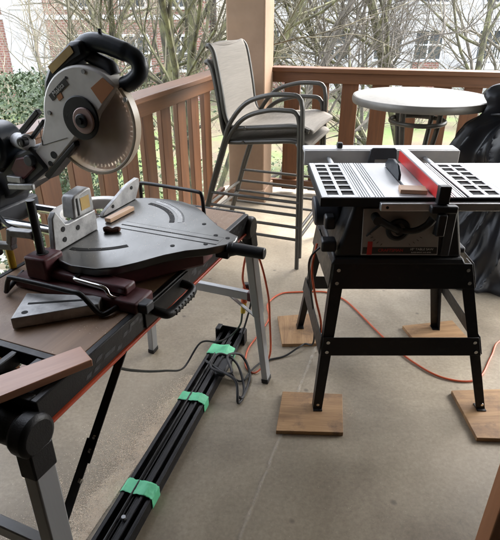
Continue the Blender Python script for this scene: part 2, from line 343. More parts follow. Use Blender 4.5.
ln = MB(); ln.box(0,d_.length,-.018,.018,0,.0008)
ln = struct(ln.build('floor_dust','dust')); ln.location = p0; ln.rotation_euler = (0,0,math.atan2(d_.y,d_.x))

# column at the corner
cr = R(-15)
cx = thing('porch_column', 'square tan rendered column where the two railings meet', 'column', (.005,4.235,0), cr)
MB().box(-.15,.15,-.15,.15,.0,2.62).build('shaft','column_paint',cx,bevel=.012)
MB().box(-.165,.165,-.165,.165,.0,.12).build('plinth','column_paint',cx,bevel=.01)

def railing(name, label, P0, D, t0, t1, inner):
    rz = math.atan2(D.y, D.x); root = thing(name, label, 'railing', (P0.x,P0.y,0), rz)
    MB().box(t0,t1,-.07,.07,1.028,1.062).build('top_cap','rail_cap',root,bevel=.006)
    MB().box(t0,t1,*( (-.032,.012) if inner > 0 else (-.012,.032)),.945,1.0275).build('top_rail','rail_cap',root,bevel=.004)
    MB().box(t0,t1,-.02,.02,.05,.125).build('bottom_rail','rail_cap',root,bevel=.004)
    t = t0+.10; rnd = random.Random(5)
    y0, y1 = ((.0125,.047) if inner > 0 else (-.047,-.0125))
    while t < t1-.1:
        dx = rnd.uniform(-.006,.006)
        MB().box(t+dx,t+dx+.132,y0,y1,.03,1.0275).build('picket','rail_wood',root,bevel=.004)
        t += .235
    return root
railing('wooden_railing','brown wooden railing running from the left edge up to the column', LP, LD, -1.55, 1.23, 1)
railing('wooden_railing','brown wooden railing running right from the column, behind the round table', RP, RD, -.84, 3.0, 1)
for ch in []: pass

# post at the lower right edge
po = MB((.565,.75,0)); po.box(.565,.68,.752,.803,0,2.62)
M_['post_wood_lit'] = wood('post_wood_lit',(.40,.175,.08),(.30,.12,.05),axis=2,ring=6,rough=.5)  # brighter than the railing wood: light on the side face put into the colour
tag(po.build('wooden_post','post_wood_lit',bevel=.003), 'narrow brown upright post cut off by the lower right corner', 'post').location = (.565,.75,0)

# ------------------------------------------------------------------ bar table
bt = thing('bar_table','round pale topped bar table with a dark rim, by the railing','table',(1.035,3.17,0))
pr = [(0,.985)]+[(.392,.985),(.398,.990),(.398,1.003),(.394,1.008),(0.001,1.0095)]
MB().lathe(pr, n=72).build('tabletop','table_white',bt)
ring = [(.399+.006*math.cos(a),.993+.016*math.sin(a)) for a in [k*math.pi/4 for k in range(8)]]
def torus(R0, z, r, rz=None, n=64, m=10, c=(0,0)):
    b = MB(); vs = []
    for i in range(n):
        a = 2*math.pi*i/n
        for k in range(m):
            q = 2*math.pi*k/m; rr = R0+r*math.cos(q); vs.append((c[0]+rr*math.cos(a), c[1]+rr*math.sin(a), z+(rz or r)*math.sin(q)))
    b.add(vs, [(i*m+k, ((i+1)%n)*m+k, ((i+1)%n)*m+(k+1)%m, i*m+(k+1)%m) for i in range(n) for k in range(m)]); return b
torus(.401,.987,.008,.022).build('rim','table_rim',bt)
torus(.165,.86,.010,.014).build('ring','frame_bronze',bt)
for k in range(4):
    a = R(38+90*k); c, s = math.cos(a), math.sin(a)
    q = smooth_path([(.15*c,.15*s,.985),(.148*c,.148*s,.86),(.11*c,.11*s,.55),(.16*c,.16*s,.22),(.30*c,.30*s,.012)],6)
    MB().tube(q,.0155,10).build('leg','frame_bronze',bt)
torus(.135,.30,.009).build('foot_ring','frame_bronze',bt)

# ------------------------------------------------------------------ stacked bar chairs (local x = forward, y = far side)
def make_chair(label):
    t = thing('bar_chair', label, 'chair', (0,0,0), 0, 'stacked bar chairs')
    for s in (-1, 1):
        y = .27*s; yi = .25*s
        arm = smooth_path([(-.115,y,.68),(-.07,y,.80),(.03,y,.915),(.17,y,.965),(.30,y,.972),(.335,y,.965)],6)
        front = [(.352,y,.945),(.362,y,.90),(.375,y,.5),(.385,y,.0)]
        MB().tube(arm+front,.0135,10).build('arm_and_front_leg','frame_bronze',t)
        MB().tube([(-.115,y,.68),(-.20,y,.42),(-.315,y,.0)],.0135,10).build('leg','frame_bronze',t)
        side = smooth_path([(-.212,yi,1.205),(-.192,yi,1.200),(-.167,yi,1.15),(-.134,yi,.98),(-.115,yi,.85),(-.09,yi,.785),(-.06,yi,.765),(.20,yi,.79),(.32,yi,.80),(.40,yi,.778)],5)
        MB().tube(side,.0145,10).build('seat_frame','frame_bronze',t)
        MB().tube([(-.258,y,.20),(.38,y,.20)],.010,8).build('side_stretcher','frame_bronze',t)
        MB().tube([(-.212,y,.36),(.378,y,.36)],.010,8).build('side_stretcher','frame_bronze',t)
        MB().tube([(.02,y,.772),(.02,yi,.772)],.010,8).build('seat_bracket','frame_bronze',t)
        MB().tube([(.366,y,.77),(.34,yi,.795)],.010,8).build('seat_bracket','frame_bronze',t)
        MB().tube([(-.11,y,.70),(-.085,yi,.785)],.010,8).build('seat_bracket','frame_bronze',t)
    MB().tube([(.383,-.27,.20),(.383,.27,.20)],.011,8).build('foot_rest','frame_bronze',t)
    MB().tube([(-.238,-.27,.27),(-.238,.27,.27)],.010,8).build('back_stretcher','frame_bronze',t)
    pr = smooth_path([(-.223,1.200,0),(-.210,1.218,0),(-.190,1.210,0),(-.164,1.15,0),(-.131,.98,0),(-.112,.855,0),(-.085,.795,0),(-.04,.776,0),(.20,.802,0),(.32,.812,0),(.41,.785,0),(.42,.765,0)],5)
    n = len(pr)-1
    def fn(u, v):
        f = v*n; i = min(int(f), n-1); p = pr[i].lerp(pr[i+1], f-i); q = (2*u-1)
        sag = .022*(1-q*q)*min(1, max(0, (1-abs(2*v-1)**6)))
        nrm = Vector((pr[min(i+1,n)]-pr[i])); nrm = Vector((-nrm.y, nrm.x, 0)).normalized()
        crown = .018*(1-q*q)*max(0, 1-v*9)
        return (p.x-nrm.x*sag, q*.249, p.y-nrm.y*sag+crown)
    MB().sheet(fn, 14, n).build('sling_seat','sling',t,solid=.007)
    return t
ch = make_chair('lower of two stacked grey sling bar chairs, standing on the porch floor')
def copy_tree(o, parent=None):
    c = o.copy(); C.objects.link(c); c.parent = parent
    for k in list(o.children): copy_tree(k, c)
    return c
CH = Vector((.035,3.23,0)); CRZ = R(-21)
ch.location = CH; ch.rotation_euler = (0,0,CRZ)
ch2 = copy_tree(ch); ch2['label'] = 'upper of two stacked sling bar chairs, its tan seat in full view'
ch2.location = CH+Vector((.012,-.012,.085))

# ------------------------------------------------------------------ covered object at the right edge
def covered(cx_, cy_):
    root = thing('covered_grill','tall thing shrouded in black plastic sheeting at the right edge','covered grill',(cx_,cy_,0))
    from mathutils import noise as nz
    n = 260
    prof = [(.37,.0),(.385,.03),(.355,.10),(.335,.22),(.32,.34),(.305,.46),(.315,.60),(.345,.74),(.352,.82),(.30,.93),(.215,1.0),(.200,1.05),(.235,1.11),(.215,1.155),(.13,1.185),(.02,1.19)]
    pr = smooth_path([(a,b,0) for a,b in prof],9)
    def ridge(p): return 1-abs(nz.noise(p))*2
    vs = []
    for q in pr:
        for k in range(n):
            a = 2*math.pi*k/n; c, s = math.cos(a), math.sin(a); zz = q.y
            P = Vector((c*.9,s*.9,zz*1.1))
            tw = Vector((c*2.2+zz*1.3, s*2.2-zz*.8, zz*1.6)); w1 = nz.noise(P*2.3)*.35
            f = .075*ridge(Vector((c*1.5+zz*.5,s*1.5-zz*.3,zz*.75))+Vector((w1,w1,0)))+.028*ridge(Vector((c*3.4-zz*1.6,s*3.4+zz*1.1,zz*1.5+w1)))+.006*ridge(Vector((c*8+zz*4,s*8,zz*5)))-.06
            near = math.exp(-((zz-1.03)/.11)**2)
            f += near*.022*math.cos(a*17+nz.noise(P*4)*3)
            r = q.x+f*min(1,q.x/.2)
            vs.append((r*1.12*c+.07*max(0,zz-.8), r*.85*s, max(.003,(zz+.012*nz.noise(P*5))*.955)))
    m = len(pr); b = MB(); b.add(vs, [(i*n+k, i*n+(k+1)%n, (i+1)*n+(k+1)%n, (i+1)*n+k) for i in range(m-1) for k in range(n)]+[tuple((m-1)*n+k for k in range(n))])
    b.build('plastic_cover','bag',root)
    MB().tube([(.235*1.12*math.cos(2*math.pi*k/24)+.018,.225*.85*math.sin(2*math.pi*k/24),(1.015+.012*math.sin(k))*.955) for k in range(25)],.006,6).build('tie_cord','cord_black',root)
    return root
covered(1.56,2.80)

# ------------------------------------------------------------------ table saw
TS = thing('table_saw','small table saw with slotted wings on a black steel leg stand','table saw',(.58,1.84,.018))
TO = (.58,1.84,.018)
def ts(name, mb, m, parent=None, **k): mb.o = Vector(TO); mb.v = [tuple(Vector(v)-Vector(TO)) for v in mb.v]; return mb.build(name, m, parent or TS, **k)
Z1 = .905; Y0, Y1 = 1.622, 2.048
def wing(xa, xb, mirror):
    b = MB(); zb = Z1-.004
    # rim and lattice with two columns of seven slots
    c0, c1, c2, c3 = xa+.022, xa+.062, xa+.074, xa+.116
    if mirror: c0, c1, c2, c3 = [xa+xb-q for q in (c3, c2, c1, c0)]
    b.box(xa,c0,Y0,Y1,zb,Z1); b.box(c1,c2,Y0,Y1,zb,Z1); b.box(c3,xb,Y0,Y1,zb,Z1)
    pitch = (Y1-Y0-.03)/7
    for (a, e) in ((c0,c1),(c2,c3)):
        b.box(a,e,Y0,Y0+.025,zb,Z1); b.box(a,e,Y1-.025,Y1,zb,Z1)
        for k in range(1,7):
            y = Y0+.02+k*pitch; b.box(a,e,y-.0065,y+.0065,zb,Z1)
    return b
ts('extension_wing', wing(.245,.372,False), 'table_alu', bevel=.0012)
ts('extension_wing', wing(.748,.885,True), 'table_alu', bevel=.0012)
b = MB(); b.box(.886,1.13,Y0,Y1,Z1-.014,Z1); ts('extension_wing', b, 'table_alu', bevel=.0015)
b = MB(); b.box(.240,1.135,Y0-.006,Y0-.0005,Z1-.032,Z1-.001); b.box(.240,.2445,Y0-.0005,Y1,Z1-.032,Z1-.001); b.box(.2465,.3715,Y0+.001,Y1-.002,Z1-.034,Z1-.0045); b.box(.749,.8845,Y0+.001,Y1-.002,Z1-.034,Z1-.0045)
ts('wing_tray', b, 'hole_black')
b = MB(); x = .3735
for q in (.010,.009,.009,.009,.020,.010,.009,.009): b.box(x,x+q-.0032,Y0,Y1,Z1-.012,Z1); x += q
b.box(x,.548,Y0,Y1,Z1-.012,Z1); b.box(.5482,.5598,Y0,Y0+.13,Z1-.012,Z1); b.box(.5482,.5598,Y1-.06,Y1,Z1-.012,Z1); b.box(.560,.672,Y0,Y1,Z1-.012,Z1); x = .6755
for q in (.010,.009,.009,.020,.009,.009): b.box(x,x+q-.0032,Y0,Y1,Z1-.012,Z1); x += q
ts('saw_tabletop', b, 'table_alu', bevel=.0008)
b = MB()
b.box(.378,.748,Y0+.002,Y1-.002,Z1-.021,Z1-.0125); ts('throat', b, 'hole_black')
# blade with its dark guard and splitter
b = MB(); b.prism([(1.80,.9065),(1.80,.93),(1.83,.955),(1.90,.962),(1.97,.945),(2.0,.92),(2.0,.9065)],.549,.559,'yz'); ts('blade_guard', b, 'navy_plastic', bevel=.002)
# rip fence
fa, fb = .625, .658
b = MB(); b.box(fa,fb,1.60,2.085,.9065,.948); ts('rip_fence', b, 'red', bevel=.0015)
b = MB(); b.box(fa+.002,fb-.002,1.602,2.083,.9485,.955); ts('fence_top', b, 'table_alu', bevel=.001)
b = MB(); b.box(fa-.003,fb+.004,1.572,1.5995,.895,.957); ts('fence_head', b, 'black_plastic', bevel=.004)
b = MB(); b.box(.60,.69,1.556,1.585,.868,.8935); b.box(.625,.655,1.545,1.57,.79,.868); ts('fence_clamp', b, 'black_plastic', bevel=.005)
# front rail tube
b = MB(); b.box(.44,1.13,1.588,1.612,.866,.893); ts('front_rail', b, 'aluminium', bevel=.003)
b = MB(); b.cyl((.462,1.5875,.88),(.462,1.5855,.88),.005,n=12); ts('rail_screw', b, 'hole_black')
# rear support
b = MB()
b.box(.248,.955,2.28,2.36,.885,.905); ts('rear_support', b, 'table_alu', bevel=.004)
b = MB(); b.box(.248,.955,2.262,2.2795,.835,.903); ts('rear_support_face', b, 'panel_grey', bevel=.003)
b = MB(); b.prism([(.535,.82),(.545,.908),(.555,.917),(.655,.917),(.665,.908),(.675,.82),(.64,.82),(.64,.865),(.57,.865),(.57,.82)],2.250,2.2615,'xz'); ts('rear_clamp', b, 'dark_plastic', bevel=.003)
b = MB(); b.box(.40,.425,2.29,2.32,.906,.93); ts('rear_latch', b, 'black_plastic', bevel=.004)
for xx in (.36,.80):
    b = MB(); b.tube([(xx,2.05,.868),(xx,2.275,.868)],.010,10); ts('support_rod', b, 'aluminium')
# body
b = MB()
def frustum(b, A, B, z0, z1):
    vs = [(A[0],A[2],z0),(A[1],A[2],z0),(A[1],A[3],z0),(A[0],A[3],z0),(B[0],B[2],z1),(B[1],B[2],z1),(B[1],B[3],z1),(B[0],B[3],z1)]
    b.add(vs, [(3,2,1,0),(4,5,6,7),(0,1,5,4),(1,2,6,5),(2,3,7,6),(3,0,4,7)])
frustum(b,(.315,.785,1.665,2.03),(.372,.738,1.675,2.0),.655,.868); ts('housing', b, 'black_plastic', bevel=.012)
b = MB(); frustum(b,(.300,.800,1.65,2.05),(.312,.788,1.66,2.04),.632,.656); ts('housing_skirt', b, 'black_plastic', bevel=.006)
b = MB(); b.add([(.408,1.658,.668),(.690,1.658,.668),(.676,1.668,.846),(.402,1.668,.846),(.408,1.664,.668),(.690,1.664,.668),(.676,1.674,.846),(.402,1.674,.846)],
      [(0,1,2,3),(7,6,5,4),(4,5,1,0),(5,6,2,1),(6,7,3,2),(7,4,0,3)])
pn = ts('control_panel', b, 'panel_grey', bevel=.002)
tl = math.atan2(.010,.178); RX = (R(90)-tl,0,0)
def pp(x, z, d=.0): return (x-TO[0], 1.658+(z-.668)*.0562-d-TO[1], z-TO[2])
b = MB(); b.add([pp(.412,.674,.0010),pp(.686,.674,.0010),pp(.684,.700,.0010),pp(.413,.700,.0010),pp(.412,.674,-.0005),pp(.686,.674,-.0005),pp(.684,.700,-.0005),pp(.413,.700,-.0005)],[(0,1,2,3),(7,6,5,4),(4,5,1,0),(5,6,2,1),(6,7,3,2),(7,4,0,3)])
b.build('panel_band','sticker_black',TS)
b = MB(); b.add([pp(.428,.671,.0018),pp(.447,.671,.0018),pp(.446,.722,.0018),pp(.429,.722,.0018),pp(.428,.671,.0),pp(.447,.671,.0),pp(.446,.722,.0),pp(.429,.722,.0)],[(0,1,2,3),(7,6,5,4),(4,5,1,0),(5,6,2,1),(6,7,3,2),(7,4,0,3)])
b.build('panel_badge','red',TS)
text('panel_lettering','CRAFTSMAN',.016,'red',TS,pp(.515,.688,.0016),RX)
text('panel_lettering','10" TABLE SAW',.0125,'text_white',TS,pp(.628,.692,.0016),RX)
text('panel_lettering','BLADE HEIGHT AND BEVEL',.006,'text_white',TS,pp(.628,.680,.0016),RX)
# bevel scale ticks
b = MB()
for k in range(14):
    a = R(200+k*10); c = (.53,.775)
    q0 = (c[0]+.098*math.cos(a), c[1]+.070*math.sin(a)); q1 = (c[0]+.108*math.cos(a), c[1]+.078*math.sin(a))
    if q1[1] > .703: b.bar(pp(*q0,.001),pp(*q1,.001),.0016,.0012,(0,1,0))
b.build('bevel_scale','text_dark',TS)
# tilt wheel and crank
b = MB(); cpt = Vector(pp(.527,.775,.02))
vs = torus(.034,0,.009,n=36,m=8); vs.v = [tuple(cpt+Vector((v[0],v[2],v[1]))) for v in vs.v]; vs.build('hand_wheel','black_plastic',TS)
b = MB(); b.cyl(tuple(cpt+Vector((0,.025,0))),tuple(cpt+Vector((0,-.02,0))),.014,n=20); b.build('wheel_hub','black_plastic',TS)
q = smooth_path([tuple(cpt+Vector((-.005,-.012,.004))),tuple(cpt+Vector((-.045,-.02,.026))),tuple(cpt+Vector((-.085,-.022,.050)))],6)
MB().tube(q,[.013]*len(q),10).build('crank_arm','black_plastic',TS)
MB().cyl(tuple(cpt+Vector((-.088,.0,.052))),tuple(cpt+Vector((-.088,-.045,.052))),.016,n=16).build('crank_knob','black_plastic',TS)
q = smooth_path([tuple(cpt+Vector((.005,-.010,.0))),tuple(cpt+Vector((.055,-.016,.004))),tuple(cpt+Vector((.092,-.018,.024))),tuple(cpt+Vector((.11,-.018,.05)))],6)
MB().tube(q,[.010+.006*i/len(q) for i in range(len(q))],10).build('crank_arm','black_plastic',TS)
MB().tube([pp(.42,.745,.006),pp(.47,.80,.012)],[.003,.007],8).build('tilt_pointer','black_plastic',TS)
MB().tube([pp(.665,.755,.012),pp(.672,.80,.014),pp(.676,.845,.014)],[.011,.013,.008],10).build('lock_lever','black_plastic',TS)
# motor lumps on the left, switch box
b = MB(); b.cyl((.345,1.86,.775),(.250,1.86,.765),.062,.058,n=28); ts('motor', b, 'dark_plastic', bevel=.008)
b = MB(); b.box(.275,.315,1.70,1.75,.75,.80); ts('switch_box', b, 'black_plastic', bevel=.008)
b = MB(); b.box(.262,.318,1.665,1.72,.675,.72); ts('bevel_stop', b, 'black_plastic', bevel=.008)
b = MB(); b.box(.700,.735,1.66,1.70,.66,.86); ts('housing_edge', b, 'dark_plastic', bevel=.006)
b = MB(); b.box(.74,.81,1.70,1.80,.656,.678); ts('side_bracket', b, 'dark_plastic', bevel=.006)
# stand
top = {(0,0):(.312,1.665),(1,0):(.828,1.665),(0,1):(.300,2.045),(1,1):(.840,2.045)}
foot = {(0,0):(.258,1.553),(1,0):(.962,1.553),(0,1):(.240,2.165),(1,1):(.968,2.155)}
def legpt(k, z):
    t, f = top[k], foot[k]; q = (z-.02)/(.63-.02)
    return (f[0]+(t[0]-f[0])*q, f[1]+(t[1]-f[1])*q, z)
for k in top:
    sx = 1 if k[0] == 0 else -1; sy = 1 if k[1] == 0 else -1
    A, B = legpt(k,.63), legpt(k,.0195); b = MB(); wd = .040; th = .004
    def L_(p, w1): return [(p[0],p[1],p[2]),(p[0]+sx*w1,p[1],p[2]),(p[0]+sx*w1,p[1]+sy*th,p[2]),(p[0]+sx*th,p[1]+sy*th,p[2]),(p[0]+sx*th,p[1]+sy*w1,p[2]),(p[0],p[1]+sy*w1,p[2])]
    vs = L_(A,wd+.008)+L_(B,wd-.004)
    fs = [tuple(range(6)),tuple(range(11,5,-1))]+[(i,6+i,6+(i+1)%6,(i+1)%6) for i in range(6)]
    if sx*sy > 0: fs = [tuple(reversed(f)) for f in fs]
    b.add(vs, fs); lg = ts('leg', b, 'black_steel')
    b = MB(); b.box(min(B[0],B[0]+sx*.036),max(B[0],B[0]+sx*.036),min(B[1]-sy*.012,B[1]+sy*.032),max(B[1]-sy*.012,B[1]+sy*.032),.0185,.0225); ft = ts('foot_pad', b, 'black_steel')
    b = MB(); b.cyl((B[0]+sx*.018,B[1]+sy*.0,.045),(B[0]+sx*.018,B[1]-sy*.004,.045),.006,n=12); ts('foot_bolt', b, 'chrome')
def panel(k1, k2, z0, z1, name, off):
    a0, a1, c0, c1 = legpt(k1,z0), legpt(k1,z1), legpt(k2,z0), legpt(k2,z1); o = Vector(off); b = MB()
    P = [Vector(a0),Vector(c0),Vector(c1),Vector(a1)]; d = o*.75
    b.add([p+d for p in P]+[p+d+o*.6 for p in P], [(0,1,2,3),(7,6,5,4),(4,5,1,0),(5,6,2,1),(6,7,3,2),(7,4,0,3)]); return ts(name, b, 'black_steel', bevel=.0015)
for (k1,k2,off) in (((0,0),(1,0),(0,-.006,0)),((0,1),(1,1),(0,.006,0)),((0,0),(0,1),(-.006,0,0)),((1,0),(1,1),(.006,0,0))):
    panel(k1,k2,.535,.632,'stand_apron',off); panel(k1,k2,.262,.338,'crossbar',off)
b = MB()
for (xx, yy) in ((0,0),(1,0)):
    for z in (.28,.32,.56,.61):
        p = legpt((xx,yy),z); b.cyl((p[0]+(.02 if xx == 0 else -.02),p[1]-.008,z),(p[0]+(.02 if xx == 0 else -.02),p[1]-.014,z),.0075,n=8)
ts('bolt', b, 'chrome')

# plywood squares under the feet
def slab(poly, z, label, rzdeg, name='plywood_square', cat='plywood'):
    c = Vector((sum(p[0] for p in poly)/4, sum(p[1] for p in poly)/4, 0)); q = Matrix.Rotation(-R(rzdeg),2)
    pl = [q @ (Vector((p[0],p[1]))-c.to_2d()) for p in poly]
    b = MB(); b.prism(pl, 0, z)
    o = b.build(name,'ply',bevel=.0015); o.location = c+Vector((0,0,.0005)); o.rotation_euler = (0,0,R(rzdeg)); return tag(o,label,cat,'plywood squares under the table saw')
slab([(.101,1.436),(.361,1.426),(.393,1.645),(.140,1.662)],.018,"plywood square under the saw stand's front left foot, beside the taped rails",-3)
slab([(.868,1.399),(1.10,1.389),(1.12,1.678),(.866,1.668)],.018,"plywood square under the saw stand's front right foot, cut off by the photo's edge",2)
slab([(.157,2.004),(.334,2.010),(.350,2.285),(.147,2.255)],.018,"narrow plywood piece under the saw stand's back left foot, by the orange cord",86)
slab([(.825,1.980),(1.09,2.035),(1.066,2.215),(.790,2.165)],.018,"plywood piece under the saw stand's back right foot, near the black sheeting",8)
# offcut on the saw table
o = MB().box(-.045,.045,-.028,.028,0,.014).build('wood_offcut','light_wood',bevel=.001); o.location = (.568,1.678,.9058); o.rotation_euler = (0,0,R(-8))
tag(o,'small pale wood block lying on the table saw against its red fence','offcut')

BO = Vector((-.007,1.72,0)); BX = Vector((math.sin(R(22)),math.cos(R(22)),0)); BY = Vector((-math.cos(R(22)),math.sin(R(22)),0))
# ------------------------------------------------------------------ taped steel rails
def rails():
    p0, p1 = Vector((-.475,.80,0)), Vector((-.088,2.075,0)); d = p1-p0; Lh = d.length; rz = math.atan2(d.y,d.x)
    t = thing('steel_rails','two black steel channels laid on the floor, bundled with green tape','steel rails',p0,rz)
    for y in (.029,-.029):
        b = MB(); s = 1
        b.box(0,Lh,y-.026,y+.026,.001,.005); b.box(0,Lh,y-.026,y-.022,.005,.046); b.box(0,Lh,y+.022,y+.026,.005,.046); b.box(0,Lh,y-.022,y-.012,.042,.046); b.box(0,Lh,y+.012,y+.022,.042,.046)
        b.build('channel','black_steel',t,bevel=.001)
    MB().box(.0,Lh-.1,-.0295,-.021,.0462,.056).build('slide_bar','black_steel',t,bevel=.001)
    MB().tube([(.1,.012,.05),(Lh-.2,.018,.05)],.0045,8).build('rod','black_steel',t)
    for x, wd in ((.335,.055),(.80,.05),(1.125,.075)):
        from mathutils import noise as nz
        prof = [(-.0585,.002),(-.0585,.022),(-.0582,.044),(-.050,.0490),(-.038,.0545),(-.030,.0590),(-.020,.0588),(.0,.0525),(.018,.0508),(.035,.0498),(.05,.0492),(.0575,.0455),(.0588,.022),(.0585,.002)]
        def fw(u, v):
            f = v*(len(prof)-1); i = min(int(f),len(prof)-2); a, c = prof[i], prof[i+1]; y = a[0]+(c[0]-a[0])*(f-i); zz = a[1]+(c[1]-a[1])*(f-i)
            e = .004*nz.noise(Vector((x*9,v*6,1)))+.0025*nz.noise(Vector((x*9,v*22,u*2)))
            wv = .0022*nz.noise(Vector((u*5+x*40,v*9,0)))+.0012*nz.noise(Vector((u*12,v*24,x)))
            return (x+wd*u+e, y*(1+abs(wv)*6), max(.001,zz+abs(wv)+.0006))
        b = MB(); b.sheet(fw, 12, 52); b.build('tape_band','tape',t,solid=.0006)
    b = MB(); b.box(Lh,Lh+.004,-.075,.075,.0,.07); b.box(Lh-.04,Lh,-.075,-.07,.0,.07); b.box(Lh-.04,Lh,.07,.075,.0,.07); b.build('end_bracket','black_steel',t,bevel=.001)
    for y in (-.062,.062):
        MB().box(Lh-.045,Lh+.003,y-.012,y+.012,.0705,.078).build('bracket_foot','black_plastic',t,bevel=.003)
    MB().box(Lh-.36,Lh-.22,-.085,-.035,.052,.075).build('cord_hook','black_plastic',t,bevel=.01)
    b = MB(); b.cyl((.245,-.008,.045),(.245,-.008,.062),.007,n=10); b.build('bolt','leg_aluminium',t)
rails()

# ------------------------------------------------------------------ sawdust (countless)
def sawdust():
    rnd = random.Random(8); b = MB()
    p0, p1 = Vector((-.56,.86)), Vector((-.24,1.78)); d = (p1-p0); n = Vector((-d.y,d.x)).normalized()
    from mathutils import noise as nz
    nu, nv = 90, 26
    def fn(u, v):
        c = p0+d*u; wd = (.135*(1-u)**.8+.03)*(1+.5*nz.noise(Vector((u*9,0,1))))
        q = c+n*(v*1.25*wd-.012)
        h = .010*(1-u*.7)*max(0, math.sin(math.pi*min(1,max(0,v))))*(.6+.9*nz.noise(Vector((q.x*22,q.y*22,0))))-.0022
        return (q.x+.006*nz.noise(Vector((q.x*60,q.y*60,3))), q.y, h+.002*nz.noise(Vector((q.x*140,q.y*140,0))))
    for i in range(2600):
        uu, vv = -.94*rnd.random(), .012+.43*rnd.random()
        if nz.noise(Vector((uu*6,vv*6,9)))+rnd.random()*.5 < .2: continue
        q = BO+BX*uu+BY*vv; s = rnd.uniform(.0004,.0013); a = rnd.uniform(0,6.28); c_, s_ = math.cos(a)*s, math.sin(a)*s
        b.add([(q.x-c_,q.y-s_,.8106),(q.x+s_*.6,q.y-c_*.6,.8108),(q.x+c_,q.y+s_,.8112),(q.x-s_*.6,q.y+c_*.6,.8110)],[(0,1,2,3)])
    for i in range(900):
        r_, a_ = .23*math.sqrt(rnd.random()), rnd.uniform(0,6.28)
        uu, vv = -.43+r_*math.cos(a_), .20+r_*.8*math.sin(a_)
        if vv > .27: continue
        q = BO+BX*uu+BY*vv; s = rnd.uniform(.0004,.0012); a = rnd.uniform(0,6.28); c_, s_ = math.cos(a)*s, math.sin(a)*s
        b.add([(q.x-c_,q.y-s_,.8918),(q.x+s_*.6,q.y-c_*.6,.8920),(q.x+c_,q.y+s_,.8924),(q.x-s_*.6,q.y+c_*.6,.8922)],[(0,1,2,3)])
    nq = len(b.f)
    e = n*.30; q0_ = p0-d*.05; q1_ = p1+d*.04
    b.add([(q0_.x,q0_.y,.0012),(q1_.x,q1_.y,.0012),(q1_.x+e.x,q1_.y+e.y,.0012),(q0_.x+e.x,q0_.y+e.y,.0012)],[(0,1,2,3)])
    for i in range(34000):
        u = rnd.random()**1.15; wd = .125*(1-u)**.9+.024; q0 = p0+d*u
        dens = .55+.75*nz.noise(Vector((q0.x*7,q0.y*7,5)))
        v = abs(rnd.gauss(0,1))*(.75+.5*dens); q = q0+n*(v*wd-.004)
        if rnd.random() > .45+.6*dens+.35*nz.noise(Vector((q.x*30,q.y*30,2))): continue
        s = rnd.uniform(.0006,.0018)*(1.6 if rnd.random()<.06 else 1); a = rnd.uniform(0,6.28); z = .0006+.0075*(1-u*.8)*max(0,1-v/1.3)*rnd.random()
        c_, s_ = math.cos(a)*s, math.sin(a)*s; t1, t2 = rnd.uniform(-.0008,.0008), rnd.uniform(-.0006,.0006)
        b.add([(q.x-c_,q.y-s_,z-t1+.001),(q.x+s_*.6,q.y-c_*.6,z-t2+.001),(q.x+c_,q.y+s_,z+t1+.001),(q.x-s_*.6,q.y+c_*.6,z+t2+.001)],[(0,1,2,3)])
    def curl(x, y, n_, sp, smin=.003, smax=.010):
        for i in range(n_):
            px, py = x+rnd.gauss(0,sp), y+rnd.gauss(0,sp*.6); s = rnd.uniform(smin,smax); a = rnd.gauss(.4,.7)
            c_, s_ = math.cos(a)*s, math.sin(a)*s
            b.add([(px-c_,py-s_,.001),(px+s_*.22,py-c_*.22,.002),(px+c_,py+s_,.003),(px-s_*.22,py+c_*.22,.003)],[(0,1,2,3)])
    curl(-.70,1.20,26,.035); curl(-.66,1.08,26,.04); curl(-.42,1.40,20,.05,.002,.006); curl(.42,1.55,60,.025,.001,.003)
    for i in range(900):
        curl(rnd.uniform(-.75,.9),rnd.uniform(.9,2.3),1,.02,.0008,.0022)
    o = b.build('sawdust','sawdust',smooth=False)
    m = bpy.data.materials.new('fine_sawdust'); m.use_nodes = True; t = m.node_tree; L = t.links.new
    p = t.nodes['Principled BSDF']; p.inputs['Base Color'].default_value = (.84,.72,.56,1); p.inputs['Roughness'].default_value = .95
    def mth(op, a, c):
        k = nd(t,'ShaderNodeMath'); k.operation = op
        for q, v in enumerate((a, c)):
            if isinstance(v, (int, float)): k.inputs[q].default_value = v
            else: L(v, k.inputs[q])
        return k.outputs[0]
    tc = nd(t,'ShaderNodeTexCoord'); mp = nd(t,'ShaderNodeMapping'); mp.vector_type = 'TEXTURE'
    mp.inputs['Location'].default_value = (p0.x,p0.y,0); mp.inputs['Rotation'].default_value = (0,0,math.atan2(d.y,d.x)); L(tc.outputs['Object'], mp.inputs['Vector'])
    sx = nd(t,'ShaderNodeSeparateXYZ'); L(mp.outputs[0], sx.inputs[0])
    n1 = nd(t,'ShaderNodeTexNoise', Scale=11, Detail=9, Roughness=.68); L(tc.outputs['Object'], n1.inputs['Vector'])
    n2 = nd(t,'ShaderNodeTexNoise', Scale=230, Detail=5, Roughness=.7); L(tc.outputs['Object'], n2.inputs['Vector'])
    wv = mth('ADD', mth('MULTIPLY', sx.outputs['X'], -.15), .20)
    f = mth('SUBTRACT', 1.0, mth('DIVIDE', sx.outputs['Y'], wv))
    f = mth('ADD', f, mth('MULTIPLY', mth('SUBTRACT', n1.outputs['Fac'], .5), 1.5)); f = mth('ADD', f, mth('MULTIPLY', mth('SUBTRACT', n2.outputs['Fac'], .5), 1.4))
    mr = nd(t,'ShaderNodeMapRange'); mr.interpolation_type = 'SMOOTHSTEP'; mr.inputs['From Min'].default_value = .12; mr.inputs['From Max'].default_value = 1.0; mr.inputs['To Max'].default_value = .92; L(f, mr.inputs['Value'])
    tr = nd(t,'ShaderNodeBsdfTransparent'); mx = nd(t,'ShaderNodeMixShader'); L(mr.outputs[0], mx.inputs[0]); L(tr.outputs[0], mx.inputs[1]); L(p.outputs[0], mx.inputs[2])
    L(mx.outputs[0], t.nodes['Material Output'].inputs['Surface'])
    o.data.materials.append(m); o.data.polygons[nq].material_index = 1
    o['kind'] = 'stuff'
